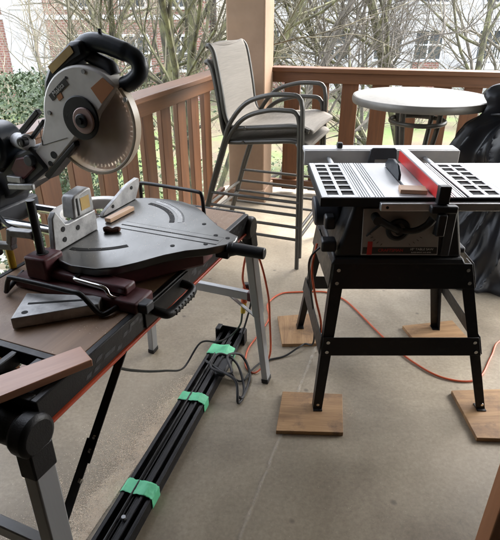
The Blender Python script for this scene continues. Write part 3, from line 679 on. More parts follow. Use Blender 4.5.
    o['label'] = 'pale sawdust spilled on the concrete along the taped steel rails'; o['category'] = 'sawdust'
sawdust()

# ------------------------------------------------------------------ cords
def cord(name, pts, r, m, label, extra=None):
    q = smooth_path(pts,8); o0 = Vector((pts[0][0],pts[0][1],0)); b = MB(o0); b.tube(q,r,8)
    root = thing(name,label,'cord',o0); b.build('cable',m,root); return root, o0
z = .0055
r, o0 = cord('extension_cord',[(-.02,1.80,.44),(-.03,1.81,.50),(-.01,1.82,.60),(.035,1.82,.58),(.075,1.80,.42),(.085,1.79,.28),(.09,1.80,.12),(.065,1.83,.03),(.02,1.80,z),(-.02,1.85,z),(-.012,1.973,z),(.041,2.099,z),(.10,2.25,z),(.10,2.40,z),(.174,2.512,z),(.281,2.535,z),(.439,2.535,z),(.519,2.47,z),(.572,2.369,z),(.677,2.065,z),(.764,1.88,z),(.87,1.765,z),(1.013,1.755,z),(1.146,1.918,z),(1.25,2.05,z),(1.45,2.10,z)],.0044,'cord_orange','orange extension cord looping round the bench leg and across the floor')
MB(o0).cyl((-.02,1.80,.44),(-.025,1.795,.385),.016,.013,n=14).build('socket','cord_orange',r)
MB(o0).cyl((-.0255,1.794,.380),(-.03,1.79,.335),.012,.010,n=14).build('plug','yellow',r)
r, o0 = cord('extension_cord',[(.262,1.78,.66),(.245,1.75,.56),(.262,1.72,.45),(.285,1.70,.36),(.29,1.695,.30)],.0045,'cord_orange','thin orange cord hanging down the table saw stand\'s left leg')
r, o0 = cord('power_cord',[(-.36,1.02,.735),(-.37,1.10,.60),(-.355,1.30,.42),(-.33,1.55,.22),(-.30,1.80,.035),(-.23,1.90,.10),(-.15,1.93,.085),(-.09,1.96,.10),(-.045,1.90,.20),(-.032,1.795,.335)],.0045,'cord_black','black power cord drooping from the bench edge over the taped rails')
r, o0 = cord('power_cord',[(.285,1.74,.68),(.235,1.76,.60),(.25,1.80,.45),(.285,1.86,.25),(.30,1.95,.06),(.27,2.0,.022),(.235,1.97,.023),(.166,1.925,z),(.10,1.90,z),(.05,1.87,.008),(.0,1.80,.012),(-.03,1.74,.01),(-.07,1.76,.01),(-.085,1.82,.05),(-.045,1.93,.1),(.0,1.97,.25),(.01,1.90,.40),(-.005,1.83,.43)],.0045,'cord_black','black power cord running from the table saw along the floor')
MB(o0).box(-.03,.015,1.815,1.845,.425,.455).build('plug','cord_black',r,bevel=.006)
r, o0 = cord('coiled_cord',[(-.20,1.80,.075),(-.13,1.72,.085),(-.06,1.66,.075),(-.05,1.60,.01),(-.025,1.68,.01),(-.06,1.80,.06),(-.14,1.83,.09),(-.17,1.74,.085),(-.08,1.70,.085),(-.10,1.80,.10),(-.04,1.86,.06),(.0,1.78,.01),(-.03,1.64,.01),(-.055,1.63,.02)],.006,'cord_black','tangle of thick black cord heaped on the end of the taped rails')

# ------------------------------------------------------------------ folding work bench (frame: x along the bench away from us, y to its back)
BO = Vector((-.007,1.72,0)); BRZ = R(68)
BX = Vector((math.sin(R(22)),math.cos(R(22)),0)); BY = Vector((-math.cos(R(22)),math.sin(R(22)),0))
def bw(u, v, z): return BO+BX*u+BY*v+Vector((0,0,z))
wb = thing('work_bench','long folding work bench with a worn wooden top and red trim','work bench',BO,BRZ)
b = MB(); b.box(-.942,-.012,.012,.448,.793,.810); b.build('bench_top','bench_wood',wb,bevel=.002)
b = MB(); b.cyl((-.091,.253,.8095),(-.091,.253,.8106),.013,n=20); b.cyl((-.60,.40,.8095),(-.60,.40,.8106),.013,n=20); b.build('dog_hole','hole_black',wb)
b = MB(); b.box(-1.075,-.010,-.006,.0115,.748,.811); b.build('front_apron','black_plastic',wb,bevel=.003)
b = MB(); b.box(-1.075,-.010,.4485,.466,.748,.811); b.build('back_apron','black_plastic',wb,bevel=.003)
b = MB(); b.box(-.0115,.004,.012,.448,.748,.811); b.build('end_apron','black_plastic',wb,bevel=.003)
b = MB(); b.box(-1.07,-.012,-.011,.010,.739,.7475); b.build('red_trim','red_trim',wb,bevel=.002)
# printed pattern of pale chevrons on the apron
b = MB(); rnd = random.Random(4)
u = -.94
while u < -.03:
    if True:
        l_ = rnd.uniform(.012,.03); zz = rnd.choice([.760,.770,.780,.790])
        b.add([(u,-.0066,zz),(u+l_,-.0066,zz),(u+l_+.006,-.0066,zz+.010),(u+.006,-.0066,zz+.010)],[(0,1,2,3)])
    u += rnd.uniform(.012,.03)
M_['print'] = mat('apron_print',(.07,.075,.08),(.03,.03,.035),scale=90,rough=.5)
b.build('apron_print','print',wb)
b = MB()                                                   # open plastic grid at the near end
b.box(-.962,-.9425,.012,.448,.775,.8105); b.box(-1.075,-1.055,.012,.448,.775,.8105)
for y in (.012,.080,.150,.225,.300,.375,.430): b.box(-1.055,-.962,y,y+.016,.775,.8085)
b.build('end_grid','black_plastic',wb,bevel=.002)
b = MB(); b.box(-1.05,-.965,.028,.43,.750,.762); b.build('end_tray','black_plastic',wb)
def legset(u, s):
    # s=+1 far end, -1 near end
    MB().tube([(u,-.004,.752),(u,.47,.752)],.034,20).build('pivot_tube','black_plastic',wb)
    for v, vs in ((.0,-1),(.462,1)):
        top = Vector((u,v,.752)); ft = Vector((u+s*.062,v+vs*.062,.0)); d = ft-top
        b = MB(); b.cyl((u,v-.022,.752),(u,v+.022,.752),.044,n=28); b.build('pivot_cap','black_plastic',wb,bevel=.010)
        lg = MB(); lg.bar(top+d*.055,top+d*.52,.034,.052,(s,0,0)); L0 = lg.build('leg','leg_aluminium',wb,bevel=.004)
        b = MB(); b.bar(top+d*.50,top+d*.985,.027,.042,(s,0,0)); b.build('leg_extension','leg_aluminium',L0,bevel=.003)
        b = MB(); b.bar(top+d*.968,top+d*.9993,.031,.046,(s,0,0)); b.build('foot','black_plastic',L0,bevel=.003)
        b = MB(); b.bar(top+d*.035,top+d*.115,.040,.058,(s,0,0)); b.build('leg_socket','black_plastic',L0,bevel=.004)
    zc = .445; q = (.752-zc)/.752
    MB().bar((u+s*.062*q,-.062*q+.014,zc),(u+s*.062*q,.462+.062*q-.014,zc),.026,.036).build('leg_crossbar','leg_aluminium',wb,bevel=.003)
    for v in (-.062*q+.030,.462+.062*q-.03):
        MB().bar((u+s*.062*q,v-.018,zc),(u+s*.062*q,v+.006,zc),.030,.040).build('crossbar_sleeve','black_plastic' if s<0 else 'maroon',wb,bevel=.003)
    # flat folding brace to the apron
    p0 = Vector((u+s*.062*.42,-.02,.47)) if s < 0 else Vector((u+.01,-.015,.64)); p1 = Vector((-.80,.004,.742)) if s < 0 else Vector((-.10,.004,.742))
    m_ = p0.lerp(p1,.45)
    MB().bar(p0,m_+(p1-p0)*.06,.004,.022,(0,1,0)).build('brace','black_steel',wb,bevel=.001)
    MB().bar(m_-(p1-p0)*.06+Vector((0,-.005,0)),p1+Vector((0,-.005,0)),.004,.022,(0,1,0)).build('brace','black_steel',wb,bevel=.001)
    for f in (.30,.45,.52):
        k = p0.lerp(p1,f); MB().cyl(k+Vector((0,-.005,0)),k+Vector((0,-.011,0)),.006,n=10).build('rivet','chrome',wb)
legset(.0,1); legset(-1.098,-1)
MB().bar((.026,.11,.44),(.042,-.03,.33),.004,.018,(1,0,0)).build('leg_brace','leg_aluminium',wb,bevel=.001)
q = smooth_path([(-.67,-.004,.786),(-.67,-.036,.780),(-.655,-.050,.775),(-.60,-.052,.775),(-.535,-.050,.775),(-.52,-.036,.780),(-.52,-.004,.786)],5)
b = MB(); b.tube(q,.0125,12); b.build('carry_handle','black_plastic',wb)
b = MB(); b.box(-.71,-.48,-.012,-.0065,.752,.806); b.build('handle_plate','black_plastic',wb,bevel=.002)
b = MB()
for k in range(7): b.tube([(-.645+k*.016,-.0628,.767),(-.645+k*.016,-.0628,.783)],.0022,6)
b.build('handle_grip_ribs','black_plastic',wb)

# pinkish board on the near end of the bench
pts = [(-1.13,.148),(-.915,.015),(-.944,-.037),(-1.16,.085)]
c_ = Vector((sum(p[0] for p in pts)/4,sum(p[1] for p in pts)/4)); ang = math.atan2(.015-.148,-.915+1.13)
qm = Matrix.Rotation(-ang,2); pl = [qm @ (Vector(p)-c_) for p in pts]
o = MB().prism(pl,0,.017).build('wood_board','pink_wood',bevel=.0015); o.location = bw(c_.x,c_.y,.8125); o.rotation_euler = (0,0,BRZ+ang)
tag(o,'smooth pinkish board lying across the near end of the work bench','board')
# triangular aluminium plate
tri = [(-.902,.222),(-.772,.075),(-.735,.090),(-.795,.275)]
t = thing('miter_gauge','silver triangular metal plate lying on the bench before the miter saw','gauge',bw(-.82,.17,.810),BRZ)
b = MB((-.82,.17,.81)); b.prism(tri,.8112,.840); b.build('plate','cast_silver',t,bevel=.002)
b = MB((-.82,.17,.81)); b.prism([(-.838,.232),(-.770,.112),(-.763,.116),(-.831,.236)],.8402,.8406); b.build('slot','hole_black',t)
b = MB((-.82,.17,.81)); b.cyl((-.868,.212,.8402),(-.868,.212,.8406),.0075,n=16); b.build('hole','hole_black',t)

# ------------------------------------------------------------------ miter saw
SO = (-.43,.27,.810)
ms = thing('miter_saw','sliding miter saw with raised blade and red base on the bench','miter saw',bw(*SO),BRZ)
def S(name, b, m, parent=None, **k): b.v = [tuple(Vector(v)-Vector(SO)) for v in b.v]; return b.build(name,m,parent or ms,**k)
outl = [(-.62,.345),(-.655,.30),(-.695,.25),(-.708,.20),(-.700,.13),(-.672,.085),(-.630,.052),(-.565,.010),(-.520,-.030),(-.488,-.075),(-.440,-.118),(-.405,-.128),(-.375,-.122),(-.362,-.095),(-.325,-.035),(-.282,.012),(-.240,.055),(-.196,.112),(-.175,.170),(-.172,.22),(-.182,.29),(-.21,.345)]
def scale_poly(p, c, k): return [(c[0]+(q[0]-c[0])*k, c[1]+(q[1]-c[1])*k) for q in p]
b = MB(); b.prism(outl,.868,.890); S('turntable',b,'saw_top',bevel=.003)
base = [(-.60,.36),(-.665,.30),(-.690,.20),(-.675,.12),(-.60,.055),(-.52,.0),(-.46,-.05),(-.40,-.05),(-.33,.0),(-.25,.08),(-.20,.17),(-.20,.28),(-.24,.36)]
b = MB(); b.prism(base,.818,.8675); S('base',b,'maroon',bevel=.008)
b = MB(); b.box(-.745,-.665,-.012,.37,.8115,.842); b.box(-.72,-.675,.03,.32,.842,.866); S('base_foot',b,'maroon',bevel=.006)
b = MB(); b.box(-.245,-.195,.03,.36,.8115,.842); S('base_foot',b,'maroon',bevel=.006)
b = MB(); b.box(-.735,-.700,-.035,.0,.8115,.838); S('foot_corner',b,'dark_plastic',bevel=.004)
b = MB(); b.box(-.735,-.665,.26,.33,.842,.905); S('vise_block',b,'maroon',bevel=.006)
b = MB(); b.cyl((-.70,.295,.9051),(-.70,.295,.9062),.016,n=18); S('vise_socket',b,'hole_black')
# kerf insert; slot and arcs are black inlays standing in for shaded recesses
b = MB(); b.box(-.452,-.404,-.09,.24,.8902,.8910); S('kerf_plate',b,'saw_top')
b = MB(); b.box(-.4305,-.4255,-.085,.24,.8912,.8916); b.box(-.4545,-.4525,-.09,.24,.8902,.8906); b.box(-.4035,-.4015,-.09,.24,.8902,.8906); S('kerf_slot',b,'hole_black')
def arc(cu, cv, r0, r1, a0, a1, n=20): return [(cu+r0*math.cos(R(a0+(a1-a0)*k/n)), cv+r0*math.sin(R(a0+(a1-a0)*k/n))) for k in range(n+1)]+[(cu+r1*math.cos(R(a1+(a0-a1)*k/n)), cv+r1*math.sin(R(a1+(a0-a1)*k/n))) for k in range(n+1)]
for a0, a1 in ((186,232),(292,352)):
    b = MB(); b.prism(arc(-.43,.29,.188,.204,a0,a1),.8902,.8908); S('arc_slot',b,'hole_black')
b = MB(); b.prism(arc(-.43,.29,.214,.228,292,350),.8902,.8906); S('arc_scale',b,'cast_silver')
b = MB()
for k in range(23):
    a = R(294+k*2.4); r0 = .2285 if k%5 else .2235
    b.bar((-.43+r0*math.cos(a),.29+r0*math.sin(a),.8904),(-.43+.2345*math.cos(a),.29+.2345*math.sin(a),.8904),.0012,.0005)
S('angle_scale',b,'hole_black')
for k in range(7):
    a = R(200+k*23); q = (-.43+.232*math.cos(a),.27+.232*math.sin(a))
    if q[1] > .0: b = MB(); b.bar((q[0],q[1],.822),(q[0],q[1],.866),.010,.012,(math.cos(a),math.sin(a),0)); S('base_rib',b,'maroon',bevel=.002)
b = MB()
for (x, y) in ((-.46,-.06),(-.395,-.06),(-.40,-.10),(-.33,.01),(-.505,.02)): b.cyl((x,y,.8902),(x,y,.8912),.0065,n=12)
S('screw',b,'hole_black')
# left and right fences
b = MB(); b.prism([(-.668,.891),(-.655,.985),(-.640,1.000),(-.612,.955),(-.60,.952),(-.485,.952),(-.485,.891)],.284,.302,'xz'); S('fence',b,'cast_silver',bevel=.003)
b = MB(); b.prism([(-.572,.9525),(-.566,1.008),(-.558,1.017),(-.500,1.024),(-.488,1.020),(-.486,.9525)],.286,.328,'xz'); S('fence_block',b,'cast_silver',bevel=.005)
b = MB(); b.box(-.540,-.503,.2848,.2856,.968,1.004); S('sticker',b,'sticker_yellow')
b = MB(); b.box(-.556,-.550,.2845,.2856,.958,1.008); S('fence_slot',b,'hole_black')
b = MB()
for (x, zz) in ((-.625,.945),(-.568,.928),(-.625,.915)): b.cyl((x,.2838,zz),(x,.2828,zz),.0075,n=12)
S('fence_hole',b,'hole_black')
b = MB(); b.prism([(-.400,.891),(-.392,.902),(-.250,.953),(-.195,.960),(-.185,.955),(-.185,.935),(-.215,.891)],.330,.344,'xz'); S('fence',b,'cast_silver',bevel=.002)
b = MB(); b.prism(arc(-.43,.33,.10,.135,5,175,24),.891,.925); S('rear_casting',b,'guard_grey',bevel=.004)
b = MB(); b.cyl((-.60,.302,.93),(-.60,.335,.93),.012,n=14); S('fence_lock',b,'black_plastic',bevel=.002)
for (x, zz) in ((-.345,.908),(-.235,.937)):
    b = MB(); b.cyl((x,.3295,zz),(x,.3282,zz),.006,n=12); S('fence_hole',b,'hole_black')
for x in (-.64,-.53):
    b = MB(); b.cyl((x,.313,.8905),(x,.313,.900),.008,n=6); S('fence_bolt',b,'chrome')
# vise: upright rod, bent arm and knob
b = MB(); b.tube([(-.70,.30,.90),(-.70,.30,1.05)],.011,14); S('vise_rod',b,'black_steel')
b = MB(); b.bar((-.70,.312,.955),(-.70,.385,.950),.022,.020); b.bar((-.70,.385,.960),(-.70,.398,.915),.022,.018); b.bar((-.70,.39,.908),(-.70,.47,.900),.022,.018); S('vise_arm',b,'cast_silver',bevel=.003)
b = MB(); b.cyl((-.70,.465,.91),(-.70,.465,.955),.008,n=10); b.cyl((-.70,.465,.945),(-.70,.465,.975),.026,.022,n=14); b.cyl((-.70,.465,.87),(-.70,.465,.89),.018,n=14); S('vise_knob',b,'black_plastic',bevel=.003)
b = MB(); b.cyl((-.66,.46,.811),(-.66,.46,.875),.010,n=12); S('clamp_grip',b,'yellow',bevel=.003)
# slide rods and carriage
for u in (-.50,-.36):
    b = MB(); b.cyl((u,.30,.865),(u,.90,.865),.0155,n=20); S('slide_rod',b,'chrome')
b = MB(); b.box(-.53,-.33,.86,.90,.83,.905); S('rod_end',b,'dark_plastic',bevel=.008)
b = MB(); b.box(-.535,-.325,.655,.76,.835,.905); b.prism([(.66,.90),(.64,.95),(.655,1.0),(.74,1.0),(.76,.90)],-.50,-.36,'yz'); S('carriage',b,'dark_plastic',bevel=.010)
b = MB(); b.prism([(.70,.93),(.655,.930),(.62,.938),(.55,.978),(.445,1.052),(.50,1.115),(.56,1.09),(.63,1.03),(.72,1.01)],-.475,-.36,'yz'); S('pivot_arm',b,'dark_plastic',bevel=.010)
hd = None
wc, zc = .285, 1.196
def ph(a, r): return (wc-r*math.cos(R(a)), zc+r*math.sin(R(a)))
case = [ph(a,.147) for a in range(42,186,6)]+[(.462,1.128),(.530,1.062),(.528,1.012),(.505,1.006),(.462,1.034),(.340,1.143),(.318,1.165),(.285,1.175),(.262,1.19),(.245,1.22)]
b = MB(); b.prism(case,-.466,-.405,'yz'); S('blade_case',b,'guard_grey',bevel=.006)
b = MB(); b.prism([(.470,1.028),(.338,1.140),(.335,1.128),(.455,1.018)],-.468,-.42,'yz'); S('case_edge',b,'black_plastic',bevel=.002)
bl = []
for k in range(60):
    a = k*6; bl += [ph(a,.1195),ph(a+2.0,.1275),ph(a+3.2,.1275),ph(a+3.4,.1195)]
b = MB(); b.prism(bl,-.4385,-.4362,'yz'); S('saw_blade',b,'blade',smooth=False)
b = MB()
for k in range(60):
    a = k*6; b.prism([ph(a+.6,.1225),ph(a+2.0,.1290),ph(a+3.6,.1290),ph(a+3.7,.1215)],-.4400,-.4348,'yz')
S('blade_teeth',b,'tooth',smooth=False)
b = MB(); b.prism([ph(a,.143) for a in range(-166,58,6)]+[ph(58,.05),ph(-60,.03),ph(-166,.05)],-.4475,-.4455,'yz'); S('lower_guard',b,'clear')
b = MB(); b.prism([ph(a,.1475) for a in range(-170,44,5)]+[ph(a,.1385) for a in range(42,-171,-5)],-.452,-.424,'yz'); S('guard_rim',b,'guard_rim',bevel=.002)
# hub plate and arbor
b = MB(); b.cyl((-.4665,.300,1.208),(-.4712,.300,1.208),.060,.058,n=48); S('hub_plate',b,'black_plastic',bevel=.002)
b = MB(); b.cyl((-.4715,.288,1.203),(-.476,.288,1.203),.036,.034,n=28); S('arbor_flange',b,'blade',bevel=.002)
b = MB(); b.cyl((-.476,.292,1.203),(-.482,.292,1.203),.020,.018,n=24); S('arbor_washer',b,'dark_plastic',bevel=.002)
b = MB(); b.cyl((-.482,.292,1.203),(-.490,.292,1.203),.010,n=6); S('arbor_bolt',b,'black_steel')
b = MB(); b.prism([(.399,1.262),(.336,1.309),(.325,1.294),(.388,1.248)],-.4675,-.4665,'yz'); S('name_plate',b,'sticker_black')
pa = math.atan2(1.309-1.262,.399-.336)
mt = Matrix(((0,0,-1),(-1,0,0),(0,1,0)))                       # text plane seen from -x
rot = (Matrix.Rotation(-0,3,'X') @ mt @ Matrix.Rotation(pa,3,'Z')).to_euler()
text('name_lettering','Makita',.019,'text_white',ms,(-.4682-SO[0],.362-SO[1],1.2785-SO[2]),rot)
b = MB(); b.prism([(.254,1.288),(.212,1.316),(.180,1.292),(.226,1.250)],-.4675,-.4665,'yz'); S('sticker',b,'sticker_orange')
b = MB(); b.prism([(.372,1.262),(.356,1.272),(.350,1.259),(.366,1.249)],-.4675,-.4665,'yz'); S('sticker',b,'sticker_orange')
b = MB()
for (y, zz, rr) in ((.420,1.095,.011),(.438,1.068,.008),(.330,1.31,.004)):
    b = MB(); b.cyl((-.4662,y,zz),(-.4675,y,zz),rr,n=14); S('case_screw',b,'hole_black')
b = MB(); b.bar((-.4665,.452,1.19),(-.4665,.455,1.12),.0012,.0015,(1,0,0)); b.bar((-.4665,.455,1.12),(-.4665,.36,1.15),.0012,.0015,(1,0,0)); S('case_seam',b,'dark_plastic')
for (y, zz) in ((.150,1.265),(.27,1.328),(.408,1.215),(.495,1.03)):
    b = MB(); b.cyl((-.4660,y,zz),(-.4690,y,zz),.006,n=12); S('case_bolt',b,'cast_silver')
# black top housing with loop handle and trigger
b = MB(); b.prism([(.430,1.235),(.415,1.300),(.385,1.345),(.310,1.398),(.270,1.402),(.262,1.362),(.300,1.345),(.335,1.325),(.38,1.29)],-.462,-.395,'yz'); S('top_housing',b,'navy_plastic',bevel=.012)
q = smooth_path([(-.425,.315,1.372),(-.425,.275,1.394),(-.425,.235,1.394),(-.425,.185,1.381),(-.425,.142,1.366),(-.425,.125,1.348),(-.425,.127,1.326),(-.425,.150,1.306),(-.425,.176,1.294)],6)
n_ = len(q); b = MB(); b.tube(q,[.024]*int(n_*.45)+[.022]*(n_-int(n_*.45)),14); S('loop_handle',b,'navy_plastic')
q = smooth_path([(-.425,.285,1.365),(-.425,.250,1.352),(-.425,.215,1.338),(-.425,.205,1.318)],5)
b = MB(); b.tube(q,[.018]*len(q),12); S('trigger',b,'dark_plastic')
b = MB(); b.cyl((-.425,.235,1.414),(-.425,.235,1.428),.005,n=8); S('lock_button',b,'black_plastic')
b = MB(); b.prism([(.388,1.335),(.305,1.390),(.295,1.373),(.376,1.318)],-.4640,-.4625,'yz'); S('sticker',b,'sticker_yellow')
# motor, hinge pieces and strap
b = MB(); b.cyl((-.50,.650,1.100),(-.40,.650,1.100),.072,.070,n=36); S('motor',b,'navy_plastic',bevel=.012)
b = MB(); b.cyl((-.503,.650,1.100),(-.5005,.650,1.100),.045,n=28); S('motor_cap',b,'black_plastic')
b = MB(); b.cyl((-.47,.505,1.125),(-.44,.575,1.118),.024,n=18); S('hinge_sleeve',b,'cast_silver',bevel=.003)
b = MB(); b.cyl((-.49,.515,1.128),(-.466,.515,1.128),.015,n=14); S('hinge_knob',b,'black_plastic',bevel=.004)
b = MB(); b.prism([(.53,1.02),(.49,1.05),(.51,1.085),(.555,1.075),(.585,1.04),(.56,1.0)],-.482,-.468,'yz'); S('hinge_bracket',b,'maroon',bevel=.004)
b = MB(); b.cyl((-.49,.50,1.075),(-.468,.50,1.075),.017,n=14); S('pivot_nut',b,'dark_plastic',bevel=.003)
b = MB(); b.bar((-.455,.455,1.215),(-.455,.535,1.150),.018,.016); b.bar((-.455,.44,1.19),(-.455,.50,1.135),.014,.012); S('link_bar',b,'black_plastic',bevel=.003)
b = MB(); b.box(-.49,-.45,.545,.60,1.0,1.02); b.bar((-.487,.50,.995),(-.487,.60,.985),.012,.018); S('stop_plate',b,'cast_silver',bevel=.003)
# grip at the nose
b = MB(); b.cyl((-.43,-.128,.876),(-.43,-.225,.876),.0175,.0165,n=20); S('turntable_grip',b,'black_plastic',bevel=.004)
b = MB(); b.cyl((-.43,-.118,.872),(-.43,-.145,.876),.022,.016,n=16); b.box(-.455,-.415,-.125,-.085,.850,.872); S('grip_collar',b,'black_plastic',bevel=.004)
b = MB(); b.cyl((-.405,-.125,.855),(-.385,-.165,.845),.009,n=10); S('detent_lever',b,'black_plastic',bevel=.002)
# wire side extensions
def loop(pts, r=.0065):
    q = smooth_path(pts,4); bb = MB(); bb.tube(q,r,10); return bb
S('side_bar',loop([(-.70,.380,.833),(-.775,.362,.822),(-.785,.355,.826),(-.785,.338,.862),(-.785,.315,.868),(-.785,.15,.868),(-.785,.115,.866),(-.785,.09,.845),(-.783,.066,.822),(-.77,.052,.820),(-.70,.03,.830)]),'black_steel')
S('side_bar',loop([(-.185,.385,.833),(-.11,.392,.828),(-.100,.388,.85),(-.105,.382,.900),(-.110,.365,.912),(-.13,.24,.918),(-.155,.125,.924),(-.158,.105,.915),(-.158,.10,.87),(-.16,.098,.828),(-.19,.095,.828)]),'black_steel')
S('stop_rod',loop([(-.70,.18,.866),(-.735,.17,.872),(-.742,.12,.872),(-.742,.075,.868),(-.742,.062,.850),(-.72,.05,.835)],.0055),'chrome')
# hose of the saw
# offcuts on the turntable
o = MB().box(-.06,.06,-.011,.011,0,.013).build('wood_strip','light_wood',bevel=.001); o.location = bw(-.372,.285,.8915); o.rotation_euler = (0,0,BRZ+R(-3))
tag(o,"pale wood strip lying on the miter saw's turntable by the fence",'offcut')
b = MB(); b.tube(smooth_path([(-.024,0,.009),(-.012,.002,.010),(.002,-.003,.008),(.016,.002,.009),(.024,.0,.008)],4),[.006,.008,.009,.009,.0095,.009,.008,.0075,.007,.007,.008,.009,.0085,.0085,.008,.0075,.006],7)
o = b.build('wood_knot','bark_wood'); o.location = bw(-.487,.234,.889); o.rotation_euler = (0,0,BRZ+R(-65)); tag(o,'small dark brown wood knot lying on the turntable of the miter saw','offcut')
r, o0 = cord('power_cord',[tuple(bw(-.45,.70,1.08)),tuple(bw(-.46,.78,1.0)),tuple(bw(-.47,.74,.93)),tuple(bw(-.52,.60,.86)),tuple(bw(-.50,.50,.82))],.006,'cord_black',"black power cord hanging from behind the miter saw's motor")

# ------------------------------------------------------------------ outside
GZ = -2.7
def lawn():
    from mathutils import noise as nz
    b = MB()
    def fn(u, v):
        x = -90+180*u; y = -25+150*v; h = .25*nz.noise(Vector((x*.12,y*.12,0)))
        if y < 3: h = min(h, 0)
        return (x, y, GZ+h)
    b.sheet(fn, 90, 90); struct(b.build('lawn','lawn'))
    b = MB()
    def f2(u, v):
        y = 5.0+13*u; x = -3.2-.55*(y-5)+(-1.2+2.8*v)+.5*math.sin(y*.6); return (x, y, GZ+.27+.04*nz.noise(Vector((x,y,0))))
    b.sheet(f2, 40, 10); struct(b.build('flagstone_path','flag',solid=.06))
lawn()

def building(name, label, x0, x1, Y, top, wallm, cols, rows, win=(1.45,1.42), depth=10):
    t = thing(name,label,'building',((x0+x1)/2,Y,GZ)); O = Vector(((x0+x1)/2,Y,GZ))
    b = MB(O); b.box(x0,x1,Y,Y+depth,GZ-.6,top); b.build('wall',wallm,t)
    b = MB(O); b.prism([(Y-.7,top),(Y+depth+.7,top),(Y+depth/2,top+3)],x0-.6,x1+.6,'yz'); b.build('roof','roof',t)
    b = MB(O); b.box(x0,x1,Y-.05,Y-.002,1.05,1.25); b.build('band_course','trim_white',t)
    for zz in rows:
        for x in cols:
            w2, h = win[0]/2, win[1]
            f = MB(O); y0 = Y-.09
            f.box(x-w2-.1,x+w2+.1,y0,Y-.001,zz+h,zz+h+.12); f.box(x-w2-.1,x+w2+.1,y0-.05,Y-.001,zz-.12,zz); f.box(x-w2-.1,x-w2,y0,Y-.001,zz,zz+h); f.box(x+w2,x+w2+.1,y0,Y-.001,zz,zz+h)
            f.box(x-.04,x+.04,y0+.02,Y-.001,zz,zz+h); f.box(x-w2,x-.04,y0+.02,Y-.001,zz+h*.48,zz+h*.48+.07); f.box(x+.04,x+w2,y0+.02,Y-.001,zz+h*.48,zz+h*.48+.07)
            fo = f.build('window','trim_white',t,smooth=False)
            g = MB(O); g.box(x-w2,x+w2,Y-.03,Y-.002,zz,zz+h); g.build('pane','glass_dark',fo,smooth=False)
    return t, O
t, O = building('apartment_building','long white rendered apartment building across the garden, right of the column',-1.2,26,30,9,'stucco',[1.6,4.65,7.55,9.75,13.2,16.4,19.5],[-.95,1.85,4.65])
b = MB(O); b.box(11.6,15.0,28.4,29.95,-1.35,-1.15); b.build('balcony_slab','trim_white',t)
b = MB(O); b.box(11.6,15.0,28.4,28.46,-.25,-.17)
for k in range(24): b.box(11.65+k*.14,11.69+k*.14,28.41,28.45,-1.15,-.25)
b.build('balcony_rail','trim_white',t,smooth=False)
b = MB(O); b.box(9.05,10.5,29.90,29.997,-2.6,-1.1); b.build('brick_panel','brick',t)
b = MB(O); b.box(-1.2,2.0,29.92,29.995,-3,-1.2); b.build('brick_panel','brick',t)
t, O = building('apartment_building','red brick apartment building with white windows, left of the column',-24,-2.2,27,7.5,'brick',[-20.5,-17,-13.8,-10.9,-8.2,-5.6,-3.4],[-1.2,1.6,4.4],(1.15,1.5))
b = MB(O); b.box(-11.9,-9.9,26.9,26.995,-3.2,7.4); b.build('white_bay','stucco',t)

# bare trees
def grow(trunk, crown, p, d, r, L, depth, rnd, maxd, up=.12, spread=.6, wig=.16):
    n = 5 if depth < 2 else 4; pts = [p.copy()]; dd = d.normalized(); seg = L/n
    for i in range(n):
        dd = (dd+Vector((rnd.gauss(0,wig),rnd.gauss(0,wig),rnd.gauss(0,wig)+up*.25))).normalized(); pts.append(pts[-1]+dd*seg)
    r1 = r*(.62 if depth < maxd else .35); rs = [r+(r1-r)*i/n for i in range(n+1)]
    (trunk if depth <= 1 else crown).tube(pts, rs, 8 if depth == 0 else (6 if depth == 1 else (4 if depth == 2 else 3)), cap=False)
    if depth >= maxd: return
    k = {0:7,1:4,2:4,3:3}.get(depth,2)
    for i in range(k):
        lo = .5 if depth == 0 else .2; f = lo+(1-lo)*(i+rnd.random()*.8)/k; f = min(f,1); j = min(int(f*n),n-1); q = pts[j].lerp(pts[j+1], f*n-j)
        ax = Vector((rnd.gauss(0,1),rnd.gauss(0,1),rnd.gauss(0,.55))).normalized()
        nd_ = (dd*(1-spread*.45)+ax*spread).normalized()
        grow(trunk,crown,q,nd_,max(.0011,r*(.34+.16*(1-f))),(min(L,3.4))*rnd.uniform(.42,.62),depth+1,rnd,maxd,up,spread,wig)
    grow(trunk,crown,pts[-1],dd,r1,min(L,3.2)*.55,depth+1,rnd,maxd,up,spread,wig)
def tree(label, base, stems, seed, bark='bark', twig='twig', maxd=4, spread=.6, name='bare_tree', group='bare trees beyond the railing', cat='tree'):
    rnd = random.Random(seed); t = thing(name,label,cat,base,0,group); O = Vector(base); tr, cr_ = MB(O), MB(O)
    for (dx, dy, dz, r, L, o) in stems:
        grow(tr,cr_,O+Vector(o),Vector((dx,dy,dz)),r,L,0,rnd,maxd,.12,spread)
    if tr.v: tr.build('trunk',bark,t)
    if cr_.v: cr_.build('crown',twig,t)
    print(label,len(tr.f),len(cr_.f))
    return t
def at(px, Y): return (px-250)/564*Y
